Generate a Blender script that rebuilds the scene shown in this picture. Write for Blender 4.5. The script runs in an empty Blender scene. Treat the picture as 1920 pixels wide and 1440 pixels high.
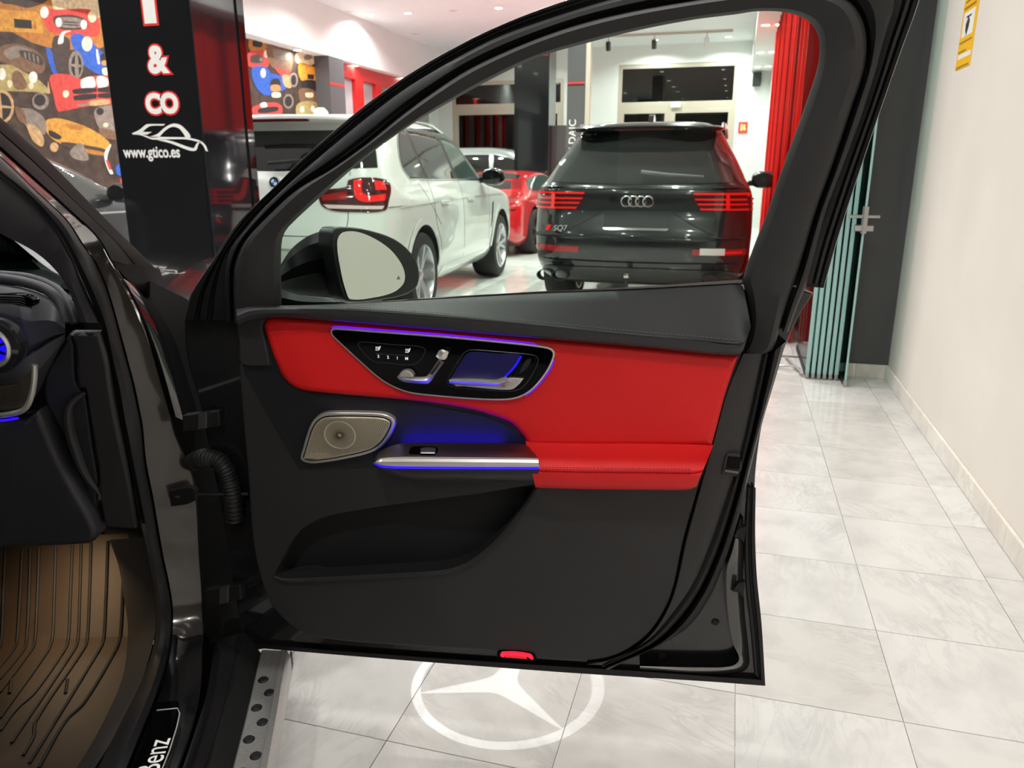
import bpy, bmesh, math, random
from math import sin, cos, tan, pi, radians, sqrt, atan2
from mathutils import Vector, Matrix
from mathutils.bvhtree import BVHTree
from mathutils.geometry import tessellate_polygon

scene = bpy.context.scene
col = scene.collection
random.seed(7)

# ------------------------------------------------------------------ camera
FPX, PITCH, YAW, CAMH = 1442.0, radians(15.6), radians(15.8), 1.3
cam_data = bpy.data.cameras.new('camera')
cam_data.sensor_width = 36.0
cam_data.lens = 36.0 * FPX / 1920.0
cam_data.clip_start = 0.02
cam_data.dof.use_dof = True
cam_data.dof.focus_distance = 1.45
cam_data.dof.aperture_fstop = 8.0
cam = bpy.data.objects.new('camera', cam_data)
col.objects.link(cam)
cam.location = (0, 0, CAMH)
cam.rotation_euler = (radians(90) - PITCH, 0, YAW)
scene.camera = cam

# ------------------------------------------------------------------ world (night outside) and exposure
world = bpy.data.worlds.new('night')
scene.world = world
world.use_nodes = True
world.node_tree.nodes['Background'].inputs[0].default_value = (0.010, 0.012, 0.018, 1)
world.node_tree.nodes['Background'].inputs[1].default_value = 1.0
scene.view_settings.view_transform = 'Standard'
scene.view_settings.look = 'None'
scene.view_settings.exposure = 0.1
scene.view_settings.gamma = 1.0
scene.view_settings.use_curve_mapping = False

LAMP_POWER = 30.0
CEIL = 4.0
LAMP_COLOR = (1.0, 0.98, 0.955)
DOWNLIGHTS = []            # (x, y, z, scale): filled into ceiling lamps below
for y in (-3.2, -1.0, 1.2):
    for x in (-4.6, -2.4, -0.2):
        DOWNLIGHTS.append((x, y, CEIL, 0.78))
for y in (3.4, 4.9, 7.8, 9.6, 11.6, 14.0):
    for x in (-5.9, -4.2, -2.3, -0.6):
        DOWNLIGHTS.append((x, y, CEIL, 0.7 if y < 5 else 1.55))
DOWNLIGHTS += [(-6.6, 13.94, CEIL, 1.6), (-1.93, 18.2, CEIL, 1.6), (-0.4, 18.2, CEIL, 1.6), (-4.4, 17.4, CEIL, 1.6)]

# ------------------------------------------------------------------ helpers: camera geometry of the place
R_ = Vector((cos(YAW), sin(YAW), 0)); F_ = Vector((-sin(YAW), cos(YAW), 0)); U_ = Vector((0, 0, 1))
CAM = Vector((0, 0, CAMH))
def ray(x, y):
    a = (x - 960) / FPX; b = (720 - y) / FPX
    return a * R_ + (cos(PITCH) + b * sin(PITCH)) * F_ + (b * cos(PITCH) - sin(PITCH)) * U_
def pz(x, y, z):                       # point at height z
    d = ray(x, y); return CAM + d * ((z - CAMH) / d.z)
def pY(x, y, Y):                       # point at forward distance Y
    d = ray(x, y); return CAM + d * (Y / d.dot(F_))
def px_(x, y, X):                      # point on the plane world x = X
    d = ray(x, y); return CAM + d * (X / d.x)
def py_(x, y, Yw):                     # point on the plane world y = Yw
    d = ray(x, y); return CAM + d * (Yw / d.y)

class Plane:
    def __init__(s, o, u, n):
        s.o = Vector(o); s.n = Vector(n).normalized(); s.u = Vector(u).normalized()
        s.v = s.n.cross(s.u)
        if s.v.z < 0: s.v = -s.v
    def pt(s, x, y, off=0.0):
        d = ray(x, y); o = s.o + s.n * off
        return CAM + d * ((o - CAM).dot(s.n) / d.dot(s.n))
    def uv(s, p): q = p - s.o; return (q.dot(s.u), q.dot(s.v))
    def at(s, uv, off=0.0): return s.o + s.u * uv[0] + s.v * uv[1] + s.n * off

# ------------------------------------------------------------------ helpers: materials
def lin(c):
    c = c / 255.0
    return c / 12.92 if c <= 0.04045 else ((c + 0.055) / 1.055) ** 2.4
def rgb(r, g, b): return (lin(r), lin(g), lin(b), 1)
MATS = {}
def mat(name, c, rough=0.5, metal=0.0, coat=0.0, spec=0.5, grain=0.0, gscale=300.0, bump=0.0, bscale=900.0, emit=None, estr=0.0, var=0.0, vscale=3.0, coat_rough=0.03):
    if name in MATS: return MATS[name]
    m = bpy.data.materials.new(name); m.use_nodes = True
    nt = m.node_tree; b = nt.nodes['Principled BSDF']
    base = rgb(*c)
    b.inputs['Base Color'].default_value = base
    b.inputs['Roughness'].default_value = rough
    b.inputs['Metallic'].default_value = metal
    b.inputs['Coat Weight'].default_value = coat
    b.inputs['Coat Roughness'].default_value = coat_rough
    b.inputs['Specular IOR Level'].default_value = spec
    tc = nt.nodes.new('ShaderNodeTexCoord')
    if grain or var:
        n = nt.nodes.new('ShaderNodeTexNoise'); n.inputs['Scale'].default_value = vscale if var else gscale
        n.inputs['Detail'].default_value = 4
        nt.links.new(tc.outputs['Object'], n.inputs['Vector'])
        r = nt.nodes.new('ShaderNodeValToRGB')
        k = var or grain
        r.color_ramp.elements[0].position = 0.3; r.color_ramp.elements[1].position = 0.7
        r.color_ramp.elements[0].color = [v * (1 - k) for v in base[:3]] + [1]
        r.color_ramp.elements[1].color = [min(1, v * (1 + k)) for v in base[:3]] + [1]
        nt.links.new(n.outputs['Fac'], r.inputs['Fac']); nt.links.new(r.outputs['Color'], b.inputs['Base Color'])
    if bump:
        n2 = nt.nodes.new('ShaderNodeTexNoise'); n2.inputs['Scale'].default_value = bscale; n2.inputs['Detail'].default_value = 2
        nt.links.new(tc.outputs['Object'], n2.inputs['Vector'])
        bp = nt.nodes.new('ShaderNodeBump'); bp.inputs['Strength'].default_value = bump; bp.inputs['Distance'].default_value = 0.001
        nt.links.new(n2.outputs['Fac'], bp.inputs['Height']); nt.links.new(bp.outputs['Normal'], b.inputs['Normal'])
    if emit:
        b.inputs['Emission Color'].default_value = rgb(*emit); b.inputs['Emission Strength'].default_value = estr
    MATS[name] = m
    return m
def glass_mat(name, tint, rough=0.0, refl=1.0):
    if name in MATS: return MATS[name]
    m = bpy.data.materials.new(name); m.use_nodes = True
    nt = m.node_tree; nt.nodes.clear()
    out = nt.nodes.new('ShaderNodeOutputMaterial'); mix = nt.nodes.new('ShaderNodeMixShader')
    tr = nt.nodes.new('ShaderNodeBsdfTransparent'); gl = nt.nodes.new('ShaderNodeBsdfGlossy')
    fr = nt.nodes.new('ShaderNodeFresnel'); fr.inputs['IOR'].default_value = 1.0 + 0.45 * refl
    tr.inputs['Color'].default_value = rgb(*tint); gl.inputs['Roughness'].default_value = rough
    nt.links.new(fr.outputs[0], mix.inputs[0]); nt.links.new(tr.outputs[0], mix.inputs[1]); nt.links.new(gl.outputs[0], mix.inputs[2])
    nt.links.new(mix.outputs[0], out.inputs['Surface'])
    MATS[name] = m
    return m
def marble_mat(name, base, vein, rough=0.16, grout=None, seed_by_object=True, warm=None):
    m = bpy.data.materials.new(name); m.use_nodes = True
    nt = m.node_tree; b = nt.nodes['Principled BSDF']; N = nt.nodes.new; L = nt.links.new
    geo = N('ShaderNodeNewGeometry'); oi = N('ShaderNodeObjectInfo')
    sc = N('ShaderNodeVectorMath'); sc.operation = 'SCALE'; sc.inputs['Scale'].default_value = 37.0
    cmb = N('ShaderNodeCombineXYZ'); L(oi.outputs['Random'], cmb.inputs[0]); L(oi.outputs['Random'], cmb.inputs[1])
    L(cmb.outputs[0], sc.inputs[0])
    add = N('ShaderNodeVectorMath'); add.operation = 'ADD'; L(geo.outputs['Position'], add.inputs[0]); L(sc.outputs[0], add.inputs[1])
    rot = N('ShaderNodeVectorRotate'); rot.rotation_type = 'Z_AXIS'
    ang = N('ShaderNodeMath'); ang.operation = 'MULTIPLY'; ang.inputs[1].default_value = 2.2; L(oi.outputs['Random'], ang.inputs[0])
    L(add.outputs[0], rot.inputs['Vector']); L(ang.outputs[0], rot.inputs['Angle'])
    stretch = N('ShaderNodeMapping'); stretch.inputs['Scale'].default_value = (1.0, 3.2, 1.0); L(rot.outputs[0], stretch.inputs['Vector'])
    src = stretch.outputs[0]
    w = N('ShaderNodeTexNoise'); w.inputs['Scale'].default_value = 5.0; w.inputs['Detail'].default_value = 8; w.inputs['Roughness'].default_value = 0.62; w.inputs['Distortion'].default_value = 1.1
    L(src, w.inputs['Vector'])
    r1 = N('ShaderNodeValToRGB'); e = r1.color_ramp.elements
    e[0].position = 0.44; e[0].color = (0, 0, 0, 1); e[1].position = 0.56; e[1].color = (0, 0, 0, 1)
    mid = r1.color_ramp.elements.new(0.50); mid.color = (1, 1, 1, 1)
    L(w.outputs['Fac'], r1.inputs['Fac'])
    big = N('ShaderNodeTexNoise'); big.inputs['Scale'].default_value = 3.0; big.inputs['Detail'].default_value = 3
    L(rot.outputs[0], big.inputs['Vector'])
    r2 = N('ShaderNodeValToRGB'); r2.color_ramp.elements[0].position = 0.38; r2.color_ramp.elements[1].position = 0.72
    L(big.outputs['Fac'], r2.inputs['Fac'])
    mul = N('ShaderNodeMath'); mul.operation = 'MULTIPLY'; L(r1.outputs['Color'], mul.inputs[0]); L(r2.outputs['Color'], mul.inputs[1])
    haze = N('ShaderNodeTexNoise'); haze.inputs['Scale'].default_value = 7.0; haze.inputs['Detail'].default_value = 5; L(rot.outputs[0], haze.inputs['Vector'])
    r3 = N('ShaderNodeValToRGB'); r3.color_ramp.elements[0].position = 0.45; r3.color_ramp.elements[1].position = 0.85; L(haze.outputs['Fac'], r3.inputs['Fac'])
    m1 = N('ShaderNodeMixRGB'); m1.inputs[1].default_value = rgb(*base); m1.inputs[2].default_value = rgb(*[int(v * 0.86) for v in base])
    f3 = N('ShaderNodeMath'); f3.operation = 'MULTIPLY'; f3.inputs[1].default_value = 0.75; L(r3.outputs['Color'], f3.inputs[0]); L(f3.outputs[0], m1.inputs[0])
    m2 = N('ShaderNodeMixRGB'); L(m1.outputs[0], m2.inputs[1]); m2.inputs[2].default_value = rgb(*vein)
    f = N('ShaderNodeMath'); f.operation = 'MULTIPLY'; f.inputs[1].default_value = 0.30; L(mul.outputs[0], f.inputs[0]); L(f.outputs[0], m2.inputs[0])
    m3 = N('ShaderNodeMixRGB'); m3.blend_type = 'MULTIPLY'; m3.inputs[0].default_value = 1.0; L(m2.outputs[0], m3.inputs[1])
    rr = N('ShaderNodeValToRGB'); rr.color_ramp.elements[0].color = (0.90, 0.88, 0.86, 1); rr.color_ramp.elements[1].color = (1, 1, 1, 1)
    L(oi.outputs['Random'], rr.inputs['Fac']); L(rr.outputs['Color'], m3.inputs[2])
    last = m3.outputs[0]
    if grout:
        br = N('ShaderNodeTexBrick'); br.offset = 0; br.inputs['Scale'].default_value = 1.0
        br.inputs['Brick Width'].default_value = 0.396; br.inputs['Row Height'].default_value = 0.4; br.inputs['Mortar Size'].default_value = 0.003
        br.inputs['Color1'].default_value = (1, 1, 1, 1); br.inputs['Color2'].default_value = (0.93, 0.92, 0.91, 1); br.inputs['Mortar'].default_value = (0.62, 0.56, 0.5, 1)
        L(geo.outputs['Position'], br.inputs['Vector'])
        m4 = N('ShaderNodeMixRGB'); m4.blend_type = 'MULTIPLY'; m4.inputs[0].default_value = 1; L(last, m4.inputs[1]); L(br.outputs['Color'], m4.inputs[2]); last = m4.outputs[0]
    L(last, b.inputs['Base Color'])
    b.inputs['Roughness'].default_value = rough
    b.inputs['Specular IOR Level'].default_value = 0.32
    MATS[name] = m
    return m

# ------------------------------------------------------------------ helpers: objects
ORG = {}                                # origin of each object in the space its parts are given in
def tag(o, label=None, cat=None, group=None, kind=None):
    if label: o['label'] = label
    if cat: o['category'] = cat
    if group: o['group'] = group
    if kind: o['kind'] = kind
    return o
def empty(name, loc, rz=0.0, local=True):
    o = bpy.data.objects.new(name, None); col.objects.link(o)
    o.location = loc; o.rotation_euler = (0, 0, rz); o.empty_display_size = 0.1
    ORG[o.name] = Vector((0, 0, 0)) if local else Vector(loc)
    return o
def mesh_obj(name, verts, faces, material, parent=None, smooth=True, mids=None, sharp=35):
    verts = [Vector(v) for v in verts]
    lo = Vector((min(v.x for v in verts), min(v.y for v in verts), min(v.z for v in verts)))
    hi = Vector((max(v.x for v in verts), max(v.y for v in verts), max(v.z for v in verts)))
    c = (lo + hi) / 2
    me = bpy.data.meshes.new(name)
    me.from_pydata([v - c for v in verts], [], faces)
    ms = material if isinstance(material, (list, tuple)) else [material]
    for m in ms: me.materials.append(m)
    if mids: me.polygons.foreach_set('material_index', mids)
    me.update(); me.validate()
    bm = bmesh.new(); bm.from_mesh(me)
    bmesh.ops.recalc_face_normals(bm, faces=bm.faces)
    bm.to_mesh(me); bm.free()
    if smooth:
        me.polygons.foreach_set('use_smooth', [True] * len(me.polygons))
        me.set_sharp_from_angle(angle=radians(sharp))
    o = bpy.data.objects.new(name, me); col.objects.link(o)
    if parent is not None:
        o.parent = parent; o.location = c - ORG[parent.name]
    else:
        o.location = c
    ORG[o.name] = c
    return o
def struct(o): o['kind'] = 'structure'; return o

def catmull(P, n=8, closed=True):
    """smooth line through the points; a point with a trailing 'c' stays a sharp corner"""
    pts = [tuple(q[:-1]) if q[-1] == 'c' else tuple(q) for q in P]
    sh = [q[-1] == 'c' for q in P]
    N = len(pts); out = []
    D = len(pts[0])
    rng = range(N if closed else N - 1)
    for i in rng:
        p1 = pts[i]; p2 = pts[(i + 1) % N]
        p0 = pts[(i - 1) % N] if (closed or i > 0) else p1
        p3 = pts[(i + 2) % N] if (closed or i < N - 2) else p2
        if sh[i]: p0 = p1
        if sh[(i + 1) % N]: p3 = p2
        L = sqrt(sum((p2[k] - p1[k]) ** 2 for k in range(2))) + 1e-9
        L0 = sqrt(sum((p1[k] - p0[k]) ** 2 for k in range(2))) + 1e-9
        L3 = sqrt(sum((p3[k] - p2[k]) ** 2 for k in range(2))) + 1e-9
        m1 = [(p2[k] - p0[k]) / (L + L0) * L if p0 != p1 else (p2[k] - p1[k]) for k in range(D)]
        m2 = [(p3[k] - p1[k]) / (L + L3) * L if p3 != p2 else (p2[k] - p1[k]) for k in range(D)]
        for j in range(n):
            t = j / n; t2 = t * t; t3 = t2 * t
            out.append(tuple((2*t3-3*t2+1)*p1[k] + (t3-2*t2+t)*m1[k] + (-2*t3+3*t2)*p2[k] + (t3-t2)*m2[k] for k in range(D)))
    if not closed: out.append(pts[-1])
    return out
def resample(L, n):
    d = [0.0]
    for a, b in zip(L, L[1:]):
        d.append(d[-1] + sqrt(sum((a[k] - b[k]) ** 2 for k in range(2))))
    out = []; j = 0
    for i in range(n):
        s = d[-1] * i / (n - 1)
        while j < len(d) - 2 and d[j + 1] < s: j += 1
        t = (s - d[j]) / max(1e-9, d[j + 1] - d[j])
        out.append(tuple(L[j][k] + (L[j + 1][k] - L[j][k]) * t for k in range(len(L[0]))))
    return out
def area2(P): return 0.5 * sum(P[i][0] * P[(i + 1) % len(P)][1] - P[(i + 1) % len(P)][0] * P[i][1] for i in range(len(P)))
def inset(P, d):
    N = len(P); out = []; s = 1 if area2(P) > 0 else -1
    for i in range(N):
        a, b, c = P[i - 1], P[i], P[(i + 1) % N]
        e1 = Vector((b[0] - a[0], b[1] - a[1])); e2 = Vector((c[0] - b[0], c[1] - b[1]))
        if e1.length < 1e-9: e1 = e2
        if e2.length < 1e-9: e2 = e1
        e1.normalize(); e2.normalize()
        n = Vector((-e1.y - e2.y, e1.x + e2.x)) * s
        if n.length < 1e-6: n = Vector((-e1.y, e1.x)) * s
        n.normalize()
        k = d / max(0.45, n.dot(Vector((-e1.y, e1.x)) * s))
        out.append((b[0] + n.x * k, b[1] + n.y * k))
    return out
def plate_uv(name, P, at, layers, material, parent, holes=None, hole_depth=0.03, back=True):
    """P: 2-D outline, at(uv, off) -> point; layers: [(inset, off)...] from back to front"""
    V = []; Fc = []; n = len(P)
    for ins, off in layers:
        Q = inset(P, ins) if abs(ins) > 1e-9 else P
        V += [at(q, off) for q in Q]
    for l in range(len(layers) - 1):
        for i in range(n):
            j = (i + 1) % n
            Fc.append((l * n + i, l * n + j, (l + 1) * n + j, (l + 1) * n + i))
    top = list(range((len(layers) - 1) * n, len(layers) * n))
    Q = inset(P, layers[-1][0]) if layers[-1][0] else P
    if holes:
        loops = [[Vector((q[0], q[1], 0)) for q in Q]]; idx = list(top)
        for H in holes:
            h0 = len(V); V += [at(q, layers[-1][1]) for q in H]; h1 = len(V); V += [at(q, layers[-1][1] - hole_depth) for q in H]
            for i in range(len(H)):
                j = (i + 1) % len(H); Fc.append((h0 + i, h0 + j, h1 + j, h1 + i))
            loops.append([Vector((q[0], q[1], 0)) for q in H]); idx += list(range(h0, h0 + len(H)))
        for t in tessellate_polygon(loops): Fc.append(tuple(idx[k] for k in t))
    else:
        for t in tessellate_polygon([[Vector((q[0], q[1], 0)) for q in Q]]): Fc.append(tuple(top[k] for k in t))
    if back:
        for t in tessellate_polygon([[Vector((q[0], q[1], 0)) for q in P]]): Fc.append(tuple(t))
    return mesh_obj(name, V, Fc, material, parent)
def plate(name, plane, outline, front, thick, material, parent, r=0.004, n=6, holes=None, hole_depth=0.03, crown=None):
    """a solid plate with rounded edges whose outline is given as sight lines onto the plane"""
    P = [plane.uv(plane.pt(x, y, front)) for x, y in catmull(outline, n)]
    HH = None
    if holes: HH = [[plane.uv(plane.pt(x, y, front)) for x, y in catmull(h, n)] for h in holes]
    lay = [(0, front - thick), (0, front - r)]
    if r > 0: lay += [(r * 0.3, front - r * 0.3), (r, front), (r * 1.1 + .0001, front)]
    else: lay = [(0, front - thick), (0, front)]
    if crown:
        lay = [(0, front - thick), (0, front - crown[1])] + [(crown[0] * (1 - cos(a)), front - crown[1] * (1 - sin(a))) for a in (0.4, 0.8, 1.2, 1.57)] + [(crown[0] * 1.04 + .0001, front)]
    return plate_uv(name, P, plane.at, lay, material, parent, HH, hole_depth)
def strip(name, A, B, prof, to3d, material, parent, n=60, caps=True, smooth_in=6, closed=False):
    """skin between two lines of sight points; prof: [(t across, off)]; to3d(x, y[, Y], off)"""
    a = resample(catmull(A, smooth_in, False), n); b = resample(catmull(B, smooth_in, False), n)
    V = []; Fc = []; m = len(prof)
    for i in range(n):
        for t, off in prof:
            q = tuple(a[i][k] + (b[i][k] - a[i][k]) * t for k in range(len(a[i])))
            V.append(to3d(q, off))
    for i in range(n - 1):
        for j in range(m - 1):
            Fc.append((i * m + j, i * m + j + 1, (i + 1) * m + j + 1, (i + 1) * m + j))
        if closed: Fc.append((i * m + m - 1, i * m, (i + 1) * m, (i + 1) * m + m - 1))
    if caps:
        Fc.append(tuple(range(m))); Fc.append(tuple((n - 1) * m + j for j in range(m)))
    return mesh_obj(name, V, Fc, material, parent)
def tube(name, pts, r, material, parent, seg=10, rfun=None, closed=False):
    pts = [Vector(p) for p in pts]; V = []; Fc = []
    prev = None; N = len(pts)
    for i, p in enumerate(pts):
        t = (pts[(i + 1) % N] - pts[i - 1]) if closed else (pts[min(i + 1, N - 1)] - pts[max(i - 1, 0)])
        t.normalize()
        if prev is None: prev = t.orthogonal().normalized()
        nrm = (prev - t * prev.dot(t)).normalized(); prev = nrm
        bn = t.cross(nrm); rr = rfun(i / max(1, N - 1)) if rfun else r
        for k in range(seg):
            a = 2 * pi * k / seg; V.append(p + (nrm * cos(a) + bn * sin(a)) * rr)
    for i in range(N if closed else N - 1):
        for k in range(seg):
            j = (k + 1) % seg; i2 = (i + 1) % N
            Fc.append((i * seg + k, i * seg + j, i2 * seg + j, i2 * seg + k))
    if not closed:
        Fc.append(tuple(range(seg))); Fc.append(tuple((N - 1) * seg + k for k in range(seg)))
    return mesh_obj(name, V, Fc, material, parent)
def box(name, lo, hi, material, parent=None, bev=0.0, smooth=False):
    x0, y0, z0 = lo; x1, y1, z1 = hi
    V = [(x0,y0,z0),(x1,y0,z0),(x1,y1,z0),(x0,y1,z0),(x0,y0,z1),(x1,y0,z1),(x1,y1,z1),(x0,y1,z1)]
    Fc = [(0,3,2,1),(4,5,6,7),(0,1,5,4),(1,2,6,5),(2,3,7,6),(3,0,4,7)]
    o = mesh_obj(name, V, Fc, material, parent, smooth=False)
    if bev:
        bm = bmesh.new(); bm.from_mesh(o.data)
        bmesh.ops.bevel(bm, geom=list(bm.edges), offset=bev, segments=2, affect='EDGES', profile=0.5)
        bm.to_mesh(o.data); bm.free()
    return o
def prism(name, P, at, d0, d1, material, parent):
    n = len(P); V = [at(q, d0) for q in P] + [at(q, d1) for q in P]
    Fc = [(i, (i + 1) % n, n + (i + 1) % n, n + i) for i in range(n)]
    for t in tessellate_polygon([[Vector((q[0], q[1], 0)) for q in P]]):
        Fc.append(tuple(t)); Fc.append(tuple(n + k for k in t))
    return mesh_obj(name, V, Fc, material, parent)
def lathe(name, prof, at, material, parent, seg=32, close=True):
    """prof: [(radius, along)], at(along, a, b) -> point"""
    V = []; Fc = []; m = len(prof)
    for k in range(seg):
        a = 2 * pi * k / seg
        for r, s in prof: V.append(at(s, r * cos(a), r * sin(a)))
    for k in range(seg):
        k2 = (k + 1) % seg
        for j in range(m - 1): Fc.append((k * m + j, k * m + j + 1, k2 * m + j + 1, k2 * m + j))
        if close and m > 2: Fc.append((k * m + m - 1, k * m, k2 * m, k2 * m + m - 1))
    return mesh_obj(name, V, Fc, material, parent)
def text_mesh(name, body, size, place, material, parent, extrude=0.001, spacing=1.0, align='CENTER', shear=0.0, offset=0.0, xs=1.0):
    """flat lettering; place(u, v, off) -> point"""
    cu = bpy.data.curves.new(name, 'FONT'); cu.body = body; cu.size = size; cu.align_x = align; cu.align_y = 'CENTER'
    cu.extrude = extrude; cu.space_character = spacing; cu.shear = shear; cu.offset = offset; cu.resolution_u = 4
    tmp = bpy.data.objects.new(name + '_tmp', cu); col.objects.link(tmp)
    dg = bpy.context.evaluated_depsgraph_get(); dg.update()
    me = bpy.data.meshes.new_from_object(tmp.evaluated_get(dg))
    V = [place(v.co.x * xs, v.co.y, v.co.z + extrude) for v in me.vertices]; Fc = [tuple(p.vertices) for p in me.polygons]
    bpy.data.objects.remove(tmp); bpy.data.curves.remove(cu); bpy.data.meshes.remove(me)
    return mesh_obj(name, V, Fc, material, parent, smooth=False)
def circ(c, r, n=24, ry=None): return [(c[0] + r * cos(2*pi*k/n), c[1] + (ry or r) * sin(2*pi*k/n)) for k in range(n)]
# ================================================================== the room
YB, XR, XL, XC = 18.9, 1.02, -7.25, 0.55
M_wall = mat('wall_paint', (224, 218, 209), 0.75, var=0.035, vscale=2.0, bump=0.15, bscale=60)
M_wallw = mat('white_paint', (224, 226, 224), 0.7, var=0.02, vscale=2.0)
M_ceil = mat('ceiling_paint', (221, 224, 226), 0.85, var=0.015)
M_dark = mat('charcoal_paint', (80, 78, 80), 0.6, var=0.05, vscale=1.5)
M_marble = marble_mat('white_marble', (212, 211, 208), (142, 141, 141), 0.09)
M_marblef = marble_mat('far_marble', (234, 234, 230), (150, 150, 150), 0.10, grout=True)
M_base = marble_mat('skirting_marble', (236, 231, 222), (175, 170, 162), 0.25)
M_black = mat('gloss_black', (14, 15, 17), 0.06, coat=0.6)
M_chrome = mat('chrome', (215, 215, 215), 0.12, metal=1.0)
M_steel = mat('brushed_steel', (175, 174, 170), 0.32, metal=1.0, grain=0.08, gscale=200)

floor = struct(box('floor', (-8, -5, -0.12), (XR + 0.3, YB + 0.3, -0.006), M_marblef))
# polished marble tiles of the near floor, each a piece of its own
TX, TY = 0.396, 0.4025
tile_me = None
xs = [0.884 - TX * k for k in range(0, 9)]
for iy in range(-1, 22):
    y0 = 0.58 + TY * iy
    for ix, x1 in enumerate(xs):
        if y0 > 5.6 and ix < 1: pass
        if tile_me is None:
            t = box('tile', (x1 - TX + 0.0011, y0 + 0.0011, -0.02), (x1 - 0.0011, y0 + TY - 0.0011, 0.0), M_marble, floor, bev=0.0006)
            tile_me = t.data
        else:
            t = bpy.data.objects.new('tile', tile_me); col.objects.link(t); t.parent = floor
            t.location = Vector((x1 - TX / 2, y0 + TY / 2, -0.01)) - ORG[floor.name]
for iy in range(-1, 12):
    y0 = 0.58 + TY * iy + 0.03
    if iy == -1:
        t = box('tile', (0.8851, y0, -0.02), (XR - 0.016, y0 + TY - 0.002, 0.0), M_marble, floor, bev=0.0006); bme = t.data; bc = ORG[t.name]
    else:
        t = bpy.data.objects.new('tile', bme); col.objects.link(t); t.parent = floor
        t.location = Vector((bc.x, bc.y + TY * (iy + 1), bc.z)) - ORG[floor.name]

ceiling = struct(box('ceiling', (-8, -5, CEIL), (XR + 0.3, YB + 0.3, CEIL + 0.1), M_ceil))
wr = struct(box('wall_right', (XR, -5, -0.1), (XR + 0.2, 5.26, CEIL), M_wall))
struct(box('wall_behind', (-8, -5.2, -0.1), (XR + 0.2, -5.0, CEIL), mat('rear_wall_paint', (150, 147, 143), .8, var=.05)))
struct(box('wall_unseen_dark', (XL, -5.0, -0.1), (XL + .05, 3.0, CEIL), mat('unseen_dark_surface', (22, 23, 26), .25, var=.1)))  # unseen dark surface, added so the black parts reflect something dark
wl = struct(box('wall_left', (XL - 0.2, -5, -0.1), (XL, YB, CEIL), M_wallw))
struct(box('wall_niche', (0.62, 5.26, -0.1), (XR + 0.2, 5.46, CEIL), M_dark))
struct(box('wall_side', (XC, 5.46, -0.1), (XC + 0.2, YB, CEIL), M_wallw))
# marble skirting pieces
bs = struct(box('baseboard_right', (XR - 0.010, -4, 0.0), (XR, 5.26, 0.088), mat('skirting_back', (190, 180, 165), 0.7)))
k = 0; y = 5.255
pc = None
while y > -0.4:
    L = 0.40
    if pc is None:
        p0 = box('skirting_piece', (XR - 0.016, y - L + 0.001, 0.0005), (XR - 0.004, y - 0.001, 0.09), M_base, bs, bev=0.001); pc = ORG[p0.name]
    else:
        p = bpy.data.objects.new('skirting_piece', p0.data); col.objects.link(p); p.parent = bs
        p.location = Vector((pc.x, y - L / 2, pc.z)) - ORG[bs.name]
    y -= L
bs2 = struct(box('baseboard_niche', (0.70, 5.250, 0.0), (XR - 0.016, 5.26, 0.088), mat('skirting_back', (0, 0, 0))))
for a, b in ((0.70, 0.828), (0.83, XR - 0.017)): box('skirting_piece', (a, 5.244, 0.0005), (b, 5.256, 0.09), M_base, bs2, bev=0.001)
# soffits along the side walls
struct(box('trim_soffit_left', (XL, 3.0, 3.19), (XL + 0.30, YB, CEIL), M_wallw))
struct(box('trim_soffit_right', (0.12, 5.6, 3.37), (XC + 0.01, YB, CEIL), M_wallw))

# back wall with two window openings
def wall_back_piece(x0, x1, z0, z1): return (x0, x1, z0, z1)
w2 = [py_(1160, 122, YB), py_(1386, 122, YB)]
ZT = w2[0].z; DX0, DX1 = w2[0].x, w2[1].x
w1 = [py_(846, 150, YB), py_(1058, 150, YB)]
WX0, WX1 = w1[0].x, w1[1].x; WZT = 3.35
V = []; Fc = []; 
bwx = [-7.45, WX0, WX1, DX0, DX1, XC + 0.2]; 
parts_ = [(-7.45, WX0, -0.1, CEIL), (WX0, WX1, WZT, CEIL), (WX1, DX0, -0.1, CEIL), (DX0, DX1, ZT, CEIL), (DX1, XC + 0.2, -0.1, CEIL)]
for (x0, x1, z0, z1) in parts_:
    i = len(V)
    V += [(x0,YB,z0),(x1,YB,z0),(x1,YB+.2,z0),(x0,YB+.2,z0),(x0,YB,z1),(x1,YB,z1),(x1,YB+.2,z1),(x0,YB+.2,z1)]
    Fc += [tuple(i+q for q in f) for f in [(0,3,2,1),(4,5,6,7),(0,1,5,4),(1,2,6,5),(2,3,7,6),(3,0,4,7)]]
struct(mesh_obj('wall_back', V, Fc, M_wallw, smooth=False))
M_frame = mat('window_frame_metal', (200, 190, 176), 0.4, metal=0.3)
M_night = glass_mat('night_pane', (120, 112, 104), 0.0, 1.5)
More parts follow.
